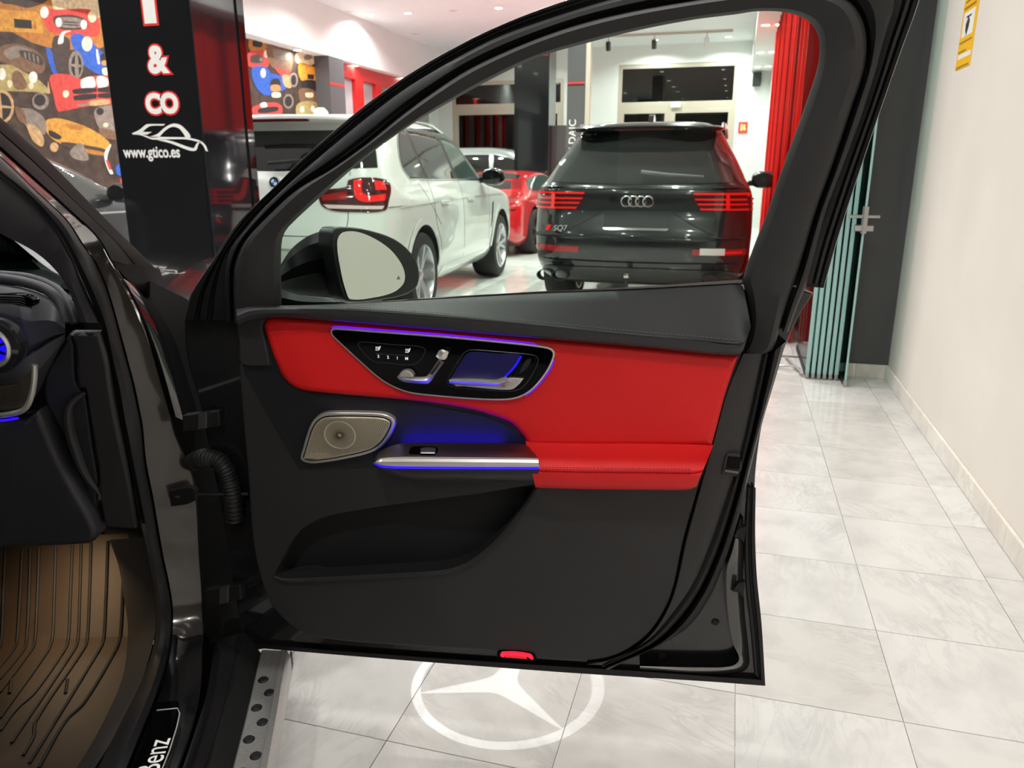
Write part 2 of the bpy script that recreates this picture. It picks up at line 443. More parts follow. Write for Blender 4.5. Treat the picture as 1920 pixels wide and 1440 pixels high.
def window(name, x0, x1, zt, zr, mull, label):
    w = empty(name, (0, 0, 0)); struct(w); w['label'] = label
    y0, y1 = YB + 0.02, YB + 0.10
    def fr(a, b, c, d, nm='window_frame'): box(nm, (a, y0, c), (b, y1, d), M_frame, w, bev=0.004)
    fr(x0, x0 + .09, 0, zt); fr(x1 - .09, x1, 0, zt); fr(x0 + .09, x1 - .09, zt - .09, zt); fr(x0 + .09, x1 - .09, zr, zr + .16, 'transom')
    xm = [x0 + .09] + mull + [x1 - .09]
    box('pane', (x0 + .085, YB + .055, zr + .155), (x1 - .085, YB + .065, zt - .085), M_night, w)
    for m in mull: fr(m - .05, m + .05, 0, zr, 'mullion')
    for i in range(len(xm) - 1):
        a = xm[i] + (.05 if i else 0); b = xm[i + 1] - (.05 if i < len(mull) else 0)
        fr(a, a + .07, .1, zr, 'sash'); fr(b - .07, b, .1, zr, 'sash'); fr(a + .07, b - .07, zr - .09, zr, 'sash'); fr(a + .07, b - .07, 0.0, .25, 'sash')
        box('pane', (a + .065, YB + .055, .245), (b - .065, YB + .065, zr - .085), M_night, w)
zr2 = py_(1270, 204, YB).z
window('window_1', DX0, DX1, ZT, zr2, [(DX0 + DX1) / 2 - 0.12], 'night window with pale frame above the double door at the back')
zr1 = py_(900, 208, YB).z
window('window_2', WX0, WX1, WZT, zr1, [WX0 + 2.0], 'wide night shop window at the back left')
# the street outside: a dim building front
M_bld = mat('street_facade', (96, 84, 74), 0.9, var=0.15, vscale=0.6)
M_shut = mat('street_shutter', (60, 52, 46), 0.8)
sb = box('street_building', (-14, YB + 7, -0.2), (6, YB + 7.4, 7), M_bld)
tag(sb, 'dim brown building front across the street outside the back windows', 'building')
for i in range(8):
    for j in range(2):
        box('window', (-12.5 + i * 2.1, YB + 6.97, 0.6 + j * 2.8), (-11.5 + i * 2.1, YB + 7.02, 2.4 + j * 2.8), M_shut, sb)
pave = box('street_pavement', (-14, YB + .3, -0.2), (6, YB + 7, -0.05), mat('asphalt', (60, 58, 56), 0.8, var=.2, vscale=8)); tag(pave, 'dark pavement outside the back windows', 'pavement', kind='structure')
ld = bpy.data.lights.new('street_fill_light', 'POINT'); ld.energy = 160; ld.color = (1, .72, .45); ld.shadow_soft_size = .2  # added warm fill for the building front, no lamp stands there
lo_ = bpy.data.objects.new('street_fill_light', ld); lo_.location = (-3, YB + 4, 5); col.objects.link(lo_)

# ------------------------------------------------------------------ ceiling downlights
M_bulb = mat('lit_diffuser', (255, 250, 240), 0.5, emit=(255, 246, 232), estr=26.0)
M_ring = mat('lamp_ring', (225, 222, 216), 0.5)
ringP = [(0.062, 0.004), (0.085, 0.002), (0.085, -0.008), (0.080, -0.012), (0.064, -0.010)]
nlamp = [0]
def where(x, y, z):
    return ('over the near floor' if y < 4 else 'over the middle of the hall' if y < 12 else 'near the back wall')
base_lamp = {}
def downlight(x, y, z, k, on=True, label=None, group=None):
    root = empty('ceiling_lamp', (x, y, z))
    if 'm' not in base_lamp:
        a = lathe('ring', ringP, lambda s, u, v: Vector((u, v, s)), M_ring, root, 24)
        b = lathe('diffuser', [(0.001, -0.002), (0.0635, -0.004), (0.0635, 0.0005), (0.001, 0.0005)], lambda s, u, v: Vector((u, v, s)), M_bulb, root, 24)
        base_lamp['m'] = (a.data, a.location.copy(), b.data, b.location.copy())
        c = lathe('diffuser_dim', [(0.001, -0.002), (0.0635, -0.004), (0.0635, 0.0005), (0.001, 0.0005)], lambda s, u, v: Vector((u, v, s)), mat('unlit_diffuser', (190, 186, 180), .5), root, 24)
        base_lamp['off'] = c.data; bpy.data.objects.remove(c)
        if not on: b.data = base_lamp['off']
    else:
        am, al, bm_, bl = base_lamp['m']
        for nm, me, lc in (('ring', am, al), ('diffuser', bm_ if on else base_lamp['off'], bl)):
            o = bpy.data.objects.new(nm, me); col.objects.link(o); o.parent = root; o.location = lc
    if on and k > 0:
        l = bpy.data.lights.new('downlight', 'AREA'); l.shape = 'DISK'; l.size = 0.12; l.energy = LAMP_POWER * k; l.color = LAMP_COLOR; l.spread = radians(150)
        o = bpy.data.objects.new('downlight', l); col.objects.link(o); o.parent = root; o.location = (0, 0, -0.016)
    nlamp[0] += 1
    tag(root, label or ('round recessed ceiling downlight, lit, %s' % where(x, y, z)), 'ceiling lamp', group or 'ceiling downlights')
    return root
NTH = ('first', 'second', 'third', 'fourth', 'fifth', 'sixth', 'seventh', 'eighth', 'ninth', 'tenth')
rows_ = sorted({q[1] for q in DOWNLIGHTS if q[1] < 13.9 or q[1] == 14.0})
own_ = {(-6.6, 13.94): 'lit ceiling downlight beside the left soffit above the red frames', (-1.93, 18.2): 'lit ceiling downlight before the back door, left one of the pair', (-0.4, 18.2): 'lit ceiling downlight before the back door, right one of the pair', (-4.4, 17.4): 'lit ceiling downlight before the wide back window'}
for (x, y, z, k) in DOWNLIGHTS:
    if (x, y) in own_: downlight(x, y, z, k, True, own_[(x, y)], 'ceiling downlights'); continue
    cols_ = sorted(q[0] for q in DOWNLIGHTS if q[1] == y)
    downlight(x, y, z, k, True, 'lit ceiling downlight, %s row from the wall behind the camera, %s from the left wall' % (NTH[rows_.index(y)], NTH[cols_.index(x)]), 'ceiling downlights')
for (x, y) in ((-7.0 + .16, 13.57), (-5.05, 14.02), (-6.61, 16.06)):
    downlight(x, y, CEIL, 0, False, {13.57: 'unlit round ceiling downlight touching the left soffit', 14.02: 'unlit round ceiling downlight above the white car, nearest the door frame', 16.06: 'unlit round ceiling downlight deep in the left corner'}[y])
for i, (x, y) in enumerate(((-7.1, 10.2), (-7.1, 12.17), (-7.1, 14.2), (-7.1, 16.4))): downlight(x, y, 3.19, 0.22, True, 'small lit downlight under the left soffit, %s from the pillar' % NTH[i], 'downlights under the left soffit')
for i, (x, y) in enumerate(((0.24, 13.0), (0.44, 13.0), (0.24, 15.9), (0.44, 15.9), (0.24, 18.0), (0.44, 18.0))): downlight(x, y, 3.37, 0.22, True, 'small lit downlight under the right soffit, %s pair, %s one' % (('nearest', 'middle', 'farthest')[i // 2], ('left', 'right')[i % 2]), 'downlights under the right soffit')

# ------------------------------------------------------------------ red lacquered folding panels along the right wall
M_red = mat('red_lacquer', (222, 18, 14), 0.32, spec=.22)
rc = empty('folding_panel_wall', (XC - 0.02, 9.5, 0))
tag(rc, 'glossy red lacquered folding wall panels along the right side', 'wall panels')
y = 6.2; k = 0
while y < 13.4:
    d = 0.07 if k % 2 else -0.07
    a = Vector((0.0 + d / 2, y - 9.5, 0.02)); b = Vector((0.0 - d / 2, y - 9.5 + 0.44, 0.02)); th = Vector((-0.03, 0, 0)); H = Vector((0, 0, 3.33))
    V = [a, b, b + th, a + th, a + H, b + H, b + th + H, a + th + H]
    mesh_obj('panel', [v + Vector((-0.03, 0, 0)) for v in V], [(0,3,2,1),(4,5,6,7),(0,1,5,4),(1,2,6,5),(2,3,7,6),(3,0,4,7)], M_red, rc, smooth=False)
    box('fin', (-.125, y - 9.5 - .012, .02), (-.03, y - 9.5 + .006, 3.33), (mat('red_fin_lit', (232, 40, 34), .2, spec=.4) if k % 3 else mat('red_fin_shaded', (138, 12, 16), .2, spec=.4)), rc, bev=.004)  # bright and deep reds paint the lit and shaded faces of the folds
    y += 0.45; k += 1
# memorabilia on the white wall beyond the red panels
M_redm = mat('red_matt', (210, 20, 25), 0.4)
def wall_plaque(name, y0, z0, w, h, m, label, cat, rnd=True):
    P = [(cos(2*pi*q/20) * w / 2 * (1 if not rnd else 1), sin(2*pi*q/20) * h / 2) for q in range(20)] if rnd else [(-w/2,-h/2),(w/2,-h/2),(w/2,h/2),(-w/2,h/2)]
    o = plate_uv(name, P, lambda uv, off: Vector((XC - 0.001 - off, y0 + uv[0], z0 + uv[1])), [(0, 0.0), (0, .03), (.02, .045)], m, None)
    return tag(o, label, cat)
wall_plaque('wall_emblem', 14.1, 3.05, .5, .55, M_redm, 'upper round red emblem on the white wall beside the red panels', 'emblem')
wall_plaque('wall_banner', 14.9, 2.55, .45, 1.1, M_redm, 'tall red oval sign on the white wall beside the red panels', 'sign')
wall_plaque('wall_emblem', 15.4, 1.95, .6, .55, M_redm, 'lower round red emblem on the white wall beside the red panels', 'emblem')
wall_plaque('notice_board', 16.2, 1.35, .7, .9, mat('notice_paper', (236, 226, 220), .6), 'pale notice sheet on the white wall beside the red panels', 'notice', False)
# exit sign, loudspeaker
p = py_(1393, 239, YB)
sg = box('fire_sign', (p.x - .1, YB - .02, p.z - .12), (p.x + .1, YB, p.z + .12), mat('sign_red', (196, 72, 40), .5)); tag(sg, 'small orange red fire safety sign on the back wall', 'sign')
prism('pictogram', [(-.05,-.07),(-.01,-.07),(-.01,.07),(-.05,.07)], lambda q, d: Vector((p.x + q[0], YB - .02 - d, p.z + q[1])), 0, .003, mat('sign_cream', (250, 225, 170), .5), sg)
prism('pictogram', [(.01,-.06),(.055,-.06),(.06,-.01),(.03,.02),(.055,.05),(.01,.06)], lambda q, d: Vector((p.x + q[0], YB - .02 - d, p.z + q[1])), 0, .003, mat('sign_cream', (250, 225, 170), .5), sg)
p = py_(1419, 150, YB)
sp = box('loudspeaker', (p.x - .09, YB - .22, p.z - .14), (p.x + .09, YB - .03, p.z + .14), mat('speaker_black', (20, 20, 20), .5), bev=.02); tag(sp, 'small black loudspeaker high on the back wall corner', 'loudspeaker')
box('bracket', (p.x - .02, YB - .05, p.z - .02), (p.x + .02, YB, p.z + .02), M_steel, sp)
# green glowing box standing in for a reflection above the back door
p = py_(1268, 178, YB)
eg = box('reflection_glow', (p.x - .11, YB - .03, zr2 + .03), (p.x + .11, YB + .03, zr2 + .14), mat('reflection_glow_green', (200, 220, 190), .5, emit=(190, 235, 200), estr=.5), bev=.01); tag(eg, 'pale green glow standing in for a reflection over the back door', 'reflection')
# ceiling track with three spotlights
trk = empty('track_light', (-1.6, 17.3, CEIL)); tag(trk, 'white ceiling track with three small spotlights before the back wall', 'track light')
box('rail', (-1.6, -.02, -.05), (1.3, .02, -.001), M_frame, trk)
for i, x in enumerate((-1.2, -.25, .8)):
    st = box('stem', (x - .01, -.01, -.16), (x + .01, .01, -.05), M_frame, trk)
    lathe('spot_head', [(.001, -.08), (.05, -.08), (.055, .06), (.04, .09), (.001, .09)], lambda s, u, v, x=x: Vector((x + u, v * .9 - s * .5, -.22 + v * .3 + s)), M_wallw if i == 2 else M_black, st, 16)

# ------------------------------------------------------------------ glossy black advertising pillar
M_pil = mat('pillar_gloss', (27, 28, 31), 0.07, coat=0.5, var=.04)
M_pilf = mat('pillar_film', (26, 27, 29), 0.08, coat=0.3, var=.04)
PX0, PX1, PY0, PY1 = -4.05, -3.36, 4.505, 5.04
pil = box('advertising_pillar', (PX0, PY0, 0), (PX1, PY1, CEIL), M_pil, bev=.004)
tag(pil, 'glossy black square pillar with white car logo and red edged letters', 'pillar')
fp = box('front_film', (PX0 + .02, PY0 - .006, 0.02), (PX1 - .02, PY0 + .002, CEIL - .02), M_pilf, pil)
box('edge_strip', (PX1 - .02, PY1 - .06, .02), (PX1 + .012, PY1 + .02, CEIL - .02), M_black, pil, bev=.003)
def on_pillar(px, py): q = py_(px, py, PY0 - .007); return (q.x, q.z)
M_white = mat('white_print', (236, 236, 232), .5)
M_redp = mat('red_print', (222, 42, 40), .5)
def pl_text(body, px, py, size, xs=1.0, outline=0.0, mm=None, off=0.0):
    cx, cz = on_pillar(px, py)
    return text_mesh('lettering', body, size, lambda u, v, o: Vector((cx + u, PY0 - .0065 - off - o, cz + v)), mm or M_white, pil, .0008, offset=outline, xs=xs)
for t, x, y, s in (('&', 295, 114, .225), ('CO', 304, 196, .163)):
    pl_text(t, x, y, s, 1.0, .020, M_redp); pl_text(t, x, y, s, 1.0, .009, M_white, .002)
a = on_pillar(284, 44); 
for g, m, o in ((.014, M_redp, 0), (0, M_white, .002)):
    prism('lettering', [(a[0] - .048 - g, a[1] - g), (a[0] + .042 + g, a[1] - g), (a[0] + .042 + g, a[1] + .42), (a[0] - .048 - g, a[1] + .42)], lambda q, d: Vector((q[0], PY0 - .0065 - d, q[1])), 0, .002 + o, m, pil)
pl_text('www.gtico.es', 284, 286, .103, .80, .0022)
# car line logo
def pl_shape(P): 
    return prism('logo_stroke', [on_pillar(x / 4, y / 4) for x, y in catmull(P, 5)], lambda q, d: Vector((q[0], PY0 - .0065 - d, q[1])), 0, .002, M_white, pil)
pl_shape([(990,1000,'c'),(1045,975),(1095,935),(1120,930,'c'),(1240,930,'c'),(1225,942,'c'),(1130,945),(1095,965),(1060,995),(1000,1010,'c')])
pl_shape([(1000,1008,'c'),(1060,1015),(1110,1035),(1150,1047),(1280,1044),(1400,1046),(1490,1066),(1520,1086),(1545,1132,'c'),(1560,1136,'c'),(1540,1090),(1500,1055),(1430,1036),(1400,1030),(1280,1028),(1180,1026),(1110,1022),(1060,1006)])
pl_shape([(1195,1028,'c'),(1240,980),(1290,952),(1340,962),(1375,1000),(1392,1032,'c'),(1430,1032,'c'),(1425,1012),(1400,980),(1350,936),(1295,928),(1235,958),(1180,1005),(1110,1028,'c'),(1150,1034,'c')])
pl_shape([(1180,1050,'c'),(1280,1075),(1420,1128),(1470,1128),(1490,1080),(1510,1060,'c'),(1490,1060,'c'),(1470,1085),(1455,1110),(1420,1105),(1300,1062),(1240,1048,'c')])
pl_shape([(1060,990,'c'),(1140,990,'c'),(1100,1010,'c'),(1040,1005,'c')])
# far pillars and banner
def far_box(name, x0p, x1p, top, Yw, z1, m, label, cat, dep=.5):
    a = py_(x0p, 300, Yw); b = py_(x1p, 300, Yw)
    o = box(name, (a.x, Yw, 0), (b.x, Yw + dep, z1), m, bev=.004); return tag(o, label, cat)
fp2 = far_box('far_pillar', 964, 1028, 0, 15.6, CEIL, M_pil, 'distant glossy black square pillar behind the red coupe', 'pillar', .6)
box('light_line', (ORG[fp2.name].x - .33, 15.58, 3.42), (ORG[fp2.name].x + .33, 15.602, 3.45), M_redp, fp2)
bn = far_box('tall_banner', 1061, 1094, 0, 12.6, CEIL, M_dark, 'tall dark display column with white vertical lettering beside the black car', 'display column', .35)
bc_ = ORG[bn.name]
lz = py_(1077, 156, 12.6).z
box('light_line', (bc_.x - .13, 12.58, lz - .012), (bc_.x + .13, 12.602, lz + .012), M_redp, bn)
box('edge_post', (bc_.x + .15, 12.58, 0), (bc_.x + .22, 12.7, CEIL), M_frame, bn)
tz = py_(1077, 252, 12.6).z
text_mesh('lettering', 'LDAIC', .16, lambda u, v, o: Vector((bc_.x - .04 - v, 12.598 - o, tz + u)), M_white, bn, .002)
gb = far_box('grey_board', 1030, 1060, 0, 15.9, 2.15, M_dark, 'plain grey board standing beside the distant black pillar', 'board', .06)

# ------------------------------------------------------------------ printed car mural on the left wall
M_mur = mat('mural_ground', (58, 44, 34), .6, var=.55, vscale=9)
mural = box('car_mural', (XL + .02, 5.0, 0.3), (XL + .034, 12.75, 3.18), M_mur)
tag(mural, 'wall mural printed with a heap of stacked old cars', 'mural')
MX = XL + .034
def mp(px, py): q = px_(px, py, MX); return (q.y, q.z)
mlay = [0.0]
pc_ = {}
def pm(c): 
    if c not in pc_: pc_[c] = mat('print_%d_%d_%d' % c, c, .6, var=.28, vscale=22)
    return pc_[c]
def printed(shapes, name='printed_car'):
    """shapes: [(colour, outline)] in sight points of the wall, drawn back to front"""
    V = []; Fc = []; mids = []; ms = []
    for k, (c, P) in enumerate(shapes):
        if isinstance(P, tuple): P = circ((P[0], P[1]), P[2], 16, P[3] if len(P) > 3 else None)
        elif len(P) > 3 and P[0][-1] != 'p': P = catmull(P, 4)
        P = [mp(q[0], q[1]) for q in P]
        mlay[0] += .00006; x = MX + mlay[0]
        m = pm(c)
        if m not in ms: ms.append(m)
        i = len(V); V += [(x, q[0], q[1]) for q in P]
        for t in tessellate_polygon([[Vector((q[0], q[1], 0)) for q in P]]):
            Fc.append(tuple(i + s for s in t)); mids.append(ms.index(m))
    return mesh_obj(name, V, Fc, ms, mural, smooth=False, mids=mids)
GOLD, OCH, OLV, REDC, BLUE, GREY, DKB, CRM, BRN, BLK, WHT, TAN = (196,140,52), (170,110,40), (160,146,90), (196,62,54), (36,86,176), (128,116,106), (60,50,44), (224,208,170), (112,84,60), (28,25,24), (226,222,210), (186,150,104)
printed([(OCH,[(-60,-20),(95,-60),(200,-40),(205,60),(190,90),(60,80)]),(CRM,[(100,-10),(190,-15),(195,30),(110,30)]),(DKB,[(-20,-30),(60,-40),(90,0),(20,15)])])
printed([(GOLD,[(-30,8),(15,12),(70,24),(82,62,'c'),(-30,58,'c')]),(OCH,[(-30,8),(20,8),(60,20),(10,18)]),(BLK,[(26,35,'c'),(59,38,'c'),(60,54,'c'),(27,52,'c')]),(OCH,[(64,40),(68,40),(68,54),(64,54)])])
printed([(REDC,[(78,14),(105,18),(165,17),(182,30),(187,50),(183,68),(140,66),(95,60),(82,40)]),(DKB,[(100,32),(135,28),(160,36),(164,50),(140,56),(108,52)]),(GREY,[(104,36),(130,32),(156,38),(158,50),(112,50)]),(WHT,(83,23,8,11)),(CRM,(173,31,8,11)),(WHT,(110,42,6,9)),(WHT,(157,46,6,9)),(BLK,[(118,40),(148,42),(148,43.5),(118,41.5)]),(BLK,[(118,45),(148,47),(148,48.5),(118,46.5)])])
printed([(BRN,[(0,88),(30,82),(62,92),(80,108),(84,128),(75,138),(40,132),(12,120),(-10,108)]),(GREY,[(6,98),(30,86),(60,96),(40,104),(20,112)]),(DKB,[(36,95),(60,97),(80,110),(80,122),(60,116),(40,106)]),(GREY,[(45,98),(47,98),(49,110),(47,109)]),(GREY,[(53,99),(55,99),(57,113),(55,112)]),(GREY,[(61,101),(63,102),(65,116),(63,115)]),(GREY,[(69,105),(71,106),(73,119),(71,118)])])
printed([(OLV,[(-10,125),(20,122),(45,135),(70,148),(88,165),(92,175),(60,172),(0,168),(-10,150)]),(BRN,[(22,140),(30,132),(42,140),(50,165),(28,166)]),(WHT,(3,139,8,11)),(WHT,(62,145,8,11)),(CRM,(18,157,5,7)),(CRM,(58,161,5,6)),(TAN,[(90,150),(94,175),(88,176)])])
printed([(BLUE,[(132,70),(145,62),(168,76),(190,96),(208,108),(212,134),(195,142),(165,128),(145,105)]),(BLUE,[(86,90),(95,92),(108,136),(98,136)]),(WHT,(163,82,10,14)),(CRM,(163,82,6,9)),(BLK,[(188,104),(205,97),(212,110),(210,125),(195,122)]),((200,140,60),(196,118,6,5)),(WHT,[(180,92),(183,94),(187,120),(183,119)]),(CRM,[(192,128),(214,130),(215,142),(194,140)])])
printed([(DKB,[(100,70),(128,72),(130,100),(118,135),(104,130)]),(GREY,(142,122,14,27)),(BLK,(143,123,10,21)),(GREY,[(141,102),(145,102),(147,144),(141,144)]),(GREY,[(134,120),(152,122),(152,126),(134,124)]),(WHT,[(116,60),(133,58),(120,64),(118,80),(108,82)])])
printed([(REDC,[(94,142),(130,140),(150,148),(180,142),(225,146),(225,195,'c'),(170,198),(120,208),(108,208),(100,180)]),(WHT,[(152,150),(174,144),(178,162),(154,166)]),(WHT,[(182,144),(200,146),(202,160),(184,164)]),(BLK,[(136,168),(180,165),(180,172),(138,176)]),(BLK,[(184,165),(222,163),(222,172),(184,172)]),(BLK,[(138,180),(180,176),(180,184),(140,188)]),(BLK,[(184,176),(222,175),(222,182),(184,183)]),(CRM,(123,176,6,7)),(TAN,[(168,190),(204,187),(204,195),(168,198)]),(GREY,[(146,195),(166,193),(166,197),(146,199)])])
printed([(GREY,[(178,205),(225,200),(228,250),(205,252),(185,240)]),(BLK,(187,209,7,7)),(CRM,(198,234,5,4)),(BRN,[(185,240),(225,250),(225,262),(190,256)])])
printed([(GOLD,[(86,226),(110,222),(140,230),(170,242),(200,262),(206,275),(190,290),(160,285),(110,268),(88,250)]),(OCH,[(120,232),(160,236),(150,244),(128,240)]),(BLK,[(92,244),(115,256),(110,262),(92,254)]),(DKB,[(115,266),(160,272),(200,282),(190,296),(150,285),(115,272)]),(OCH,[(150,278),(195,286),(195,292),(152,284)])])
junk = [(GREY,[(30,205),(60,205),(84,225),(84,252),(60,248),(40,225)]),(TAN,[(50,232),(70,240),(82,262),(78,275),(60,262)]),(BRN,[(28,200),(44,208),(48,230),(34,226)]),(TAN,(101,276,8,9)),(GREY,[(130,285),(150,268),(160,280),(165,300),(140,298)]),(WHT,[(196,285),(208,270),(200,300),(212,325),(206,326),(196,300)]),(REDC,[(198,300),(202,300),(208,318),(204,318)]),(BLUE,(226,318,10,12)),(REDC,[(225,335),(238,332),(238,350),(228,348)])]
for grp in ([0], [1], [2], [3], [4], [5, 6], [7], [8]): printed([junk[q] for q in grp], 'printed_junk')
junk = [(TAN,(2,200,24,32)),(BLK,(2,200,19,26)),(TAN,[(-3,176),(0,176),(4,225),(0,225)]),(TAN,[(-18,196),(22,200),(22,203),(-18,200)]),(GREY,(75,190,16,16)),(BLK,(74,188,11,11))]
printed(junk[:4], 'printed_wheel'); printed(junk[4:], 'printed_wheel')
# second stretch of the mural seen beyond the pillar
printed([(OCH,[(468,72),(498,78),(498,96),(468,94)]),(BLK,[(474,76),(490,78),(490,88),(474,86)])])
printed([(REDC,[(466,98),(498,96),(504,112),(500,126),(466,124)]),(WHT,(499,101,5,7)),(DKB,[(470,104),(490,104),(492,117),(470,117)]),(GREY,(489,112,3,4))])
printed([(BLUE,[(472,128),(498,126),(512,150),(512,175),(495,178),(478,160)]),(WHT,(493,137,5,9)),(BLUE,[(500,140),(525,142),(540,160),(525,172),(505,170)]),(BLK,[(508,150),(522,148),(526,170),(508,170)]),((190,130,80),[(508,160),(524,160),(525,170),(508,170)]),(CRM,[(510,174),(525,174),(525,182),(510,182)])])
printed([(BRN,[(500,84),(530,92),(545,100),(545,135),(520,132),(505,120)]),(GREY,[(512,92),(540,100),(542,112),(515,108)]),(REDC,[(515,126),(540,134),(550,150),(530,146)]),(TAN,[(530,140),(545,145),(545,165),(532,160)])])
printed([(CRM,[(555,100),(575,98),(590,102),(590,120),(556,118)]),(GREY,[(570,104),(583,102),(584,110),(571,112)]),((214,142,40),[(560,118),(578,122),(592,128),(593,152,'c'),(564,150)]),(BLK,[(576,139,'c'),(588,140,'c'),(588,149,'c'),(576,148,'c')]),(BLK,[(566,152),(592,152),(592,170),(570,172)])])
printed([(BRN,[(560,168),(580,166),(594,175),(594,195),(565,195)]),(CRM,[(572,175),(586,174),(586,182),(574,182)]),(OLV,[(558,194),(592,192),(594,216),(556,216)]),(WHT,(566,205,4,6)),(WHT,(586,204,4,6))])
printed([(REDC,[(474,200),(515,192),(528,200),(526,214),(476,216)]),(WHT,[(488,194),(498,192),(500,200),(489,201)]),(BLK,[(484,204),(520,200),(520,208),(484,212)]),(GREY,(550,150,8,14)),(BLK,(550,150,5,10)),(GREY,(540,190,10,14)),(BLK,(540,190,7,10))])
# dark column and red framed partition further along the left wall
cl = box('dark_column', (XL, 12.88, 0), (XL + .32, 13.42, 3.19), M_dark, bev=.004); tag(cl, 'dark grey column with a red line between mural and red window frames', 'column')
box('light_line', (XL + .31, 12.88, 2.72), (XL + .324, 13.42, 2.76), M_redp, cl)
pr = empty('red_partition', (XL + .05, 15.5, 0)); tag(pr, 'red framed glazed office partition on the far left wall', 'partition')
M_redf = mat('red_frame', (196, 24, 22), .3, coat=.3)
box('top_rail', (-.04, -2.05, 2.95), (.06, 3.3, 3.185), M_redf, pr)
yy = -2.05; k = 0
for wdt, gap in ((.16, .62), (.34, .55), (.3, .62), (.3, .7), (.3, .8)):
    box('post', (-.04, yy, 0), (.08, yy + wdt, 2.95), M_redf, pr, bev=.004)
    box('pane', (-.02, yy + wdt, .1), (.0, yy + wdt + gap, 2.95), mat('office_glass', (150, 150, 152), .08, coat=.3), pr)
    yy += wdt + gap
# ================================================================== the other cars of the showroom
M_tyre = mat('tyre_rubber', (24, 24, 25), .75, bump=.2, bscale=120)
M_rim = mat('alloy_rim', (196, 198, 200), .28, metal=.9)
M_well = mat('wheel_well', (9, 9, 9), .9)
M_carglass = mat('tinted_glass', (14, 15, 16), .03, coat=.4, spec=.7)
M_rearglass = mat('rear_glass', (48, 52, 52), .05, coat=.3, spec=.6)
M_tail = mat('tail_lens', (150, 10, 14), .08, coat=.8, emit=(200, 10, 14), estr=.10)
M_tailb = mat('tail_lens_bright', (230, 24, 20), .08, coat=.8, emit=(255, 24, 20), estr=.35)
M_taild = mat('tail_lens_dark', (70, 8, 12), .08, coat=.8)
M_plast = mat('car_plastic', (26, 27, 28), .5)
M_gap = mat('panel_gap', (30, 32, 33), .7)

def interp_levels(levels, n):
    """smooth table over height: rows (z, rear, front, half width, rear corner, front corner)"""
    P = levels; out = []
    total = len(P) - 1
    for i in range(n):
        s = total * i / (n - 1); k = min(int(s), total - 1); t = s - k
        row = []
        for c in range(len(P[0])):
            p0 = P[max(k - 1, 0)][c]; p1 = P[k][c]; p2 = P[k + 1][c]; p3 = P[min(k + 2, total)][c]
            d = p2 - p1
            m1 = 0 if (p1 - p0) * d <= 0 and k > 0 else ((p2 - p0) / 2 if k > 0 else d)
            m2 = 0 if (p3 - p2) * d <= 0 and k < total - 1 else ((p3 - p1) / 2 if k < total - 1 else d)
            lim = 3 * abs(d)
            m1 = max(-lim, min(lim, m1)); m2 = max(-lim, min(lim, m2))
            t2 = t * t; t3 = t2 * t
            row.append((2*t3-3*t2+1)*p1 + (t3-2*t2+t)*m1 + (-2*t3+3*t2)*p2 + (t3-t2)*m2)
        out.append(row)
    return out
def ring(z, yr, yf, hw, cr, cf, bow=0.05):
    pts = []
    L = yf - yr; cr = min(cr, hw * .8, L * .45); cf = min(cf, hw * .8, L * .45); b = min(bow, .2 * hw)
    for i in range(6): 
        t = i / 6; x = (hw - cr) * t; pts.append((x, yr + b * (x / hw) ** 2))
    e = b * ((hw - cr) / hw) ** 2
    for i in range(9):
        a = -pi/2 + (pi/2) * i / 8; pts.append((hw - cr + cr * cos(a), yr + e + cr + cr * sin(a)))
    for i in range(1, 24):
        t = i / 24; y = yr + e + cr + (yf - cf - e * 2 - yr - cr) * t; pts.append((hw, y))
    for i in range(9):
        a = (pi/2) * i / 8; pts.append((hw - cf + cf * cos(a), yf - e * 2 - cf + cf * sin(a)))
    for i in range(1, 7):
        t = 1 - i / 6; x = (hw - cf) * t; pts.append((x, yf - 2 * b * (x / hw) ** 2))
    half = pts
    full = half + [(-x, y) for x, y in reversed(half[1:-1])]
    return [(x, y, z) for x, y in full]
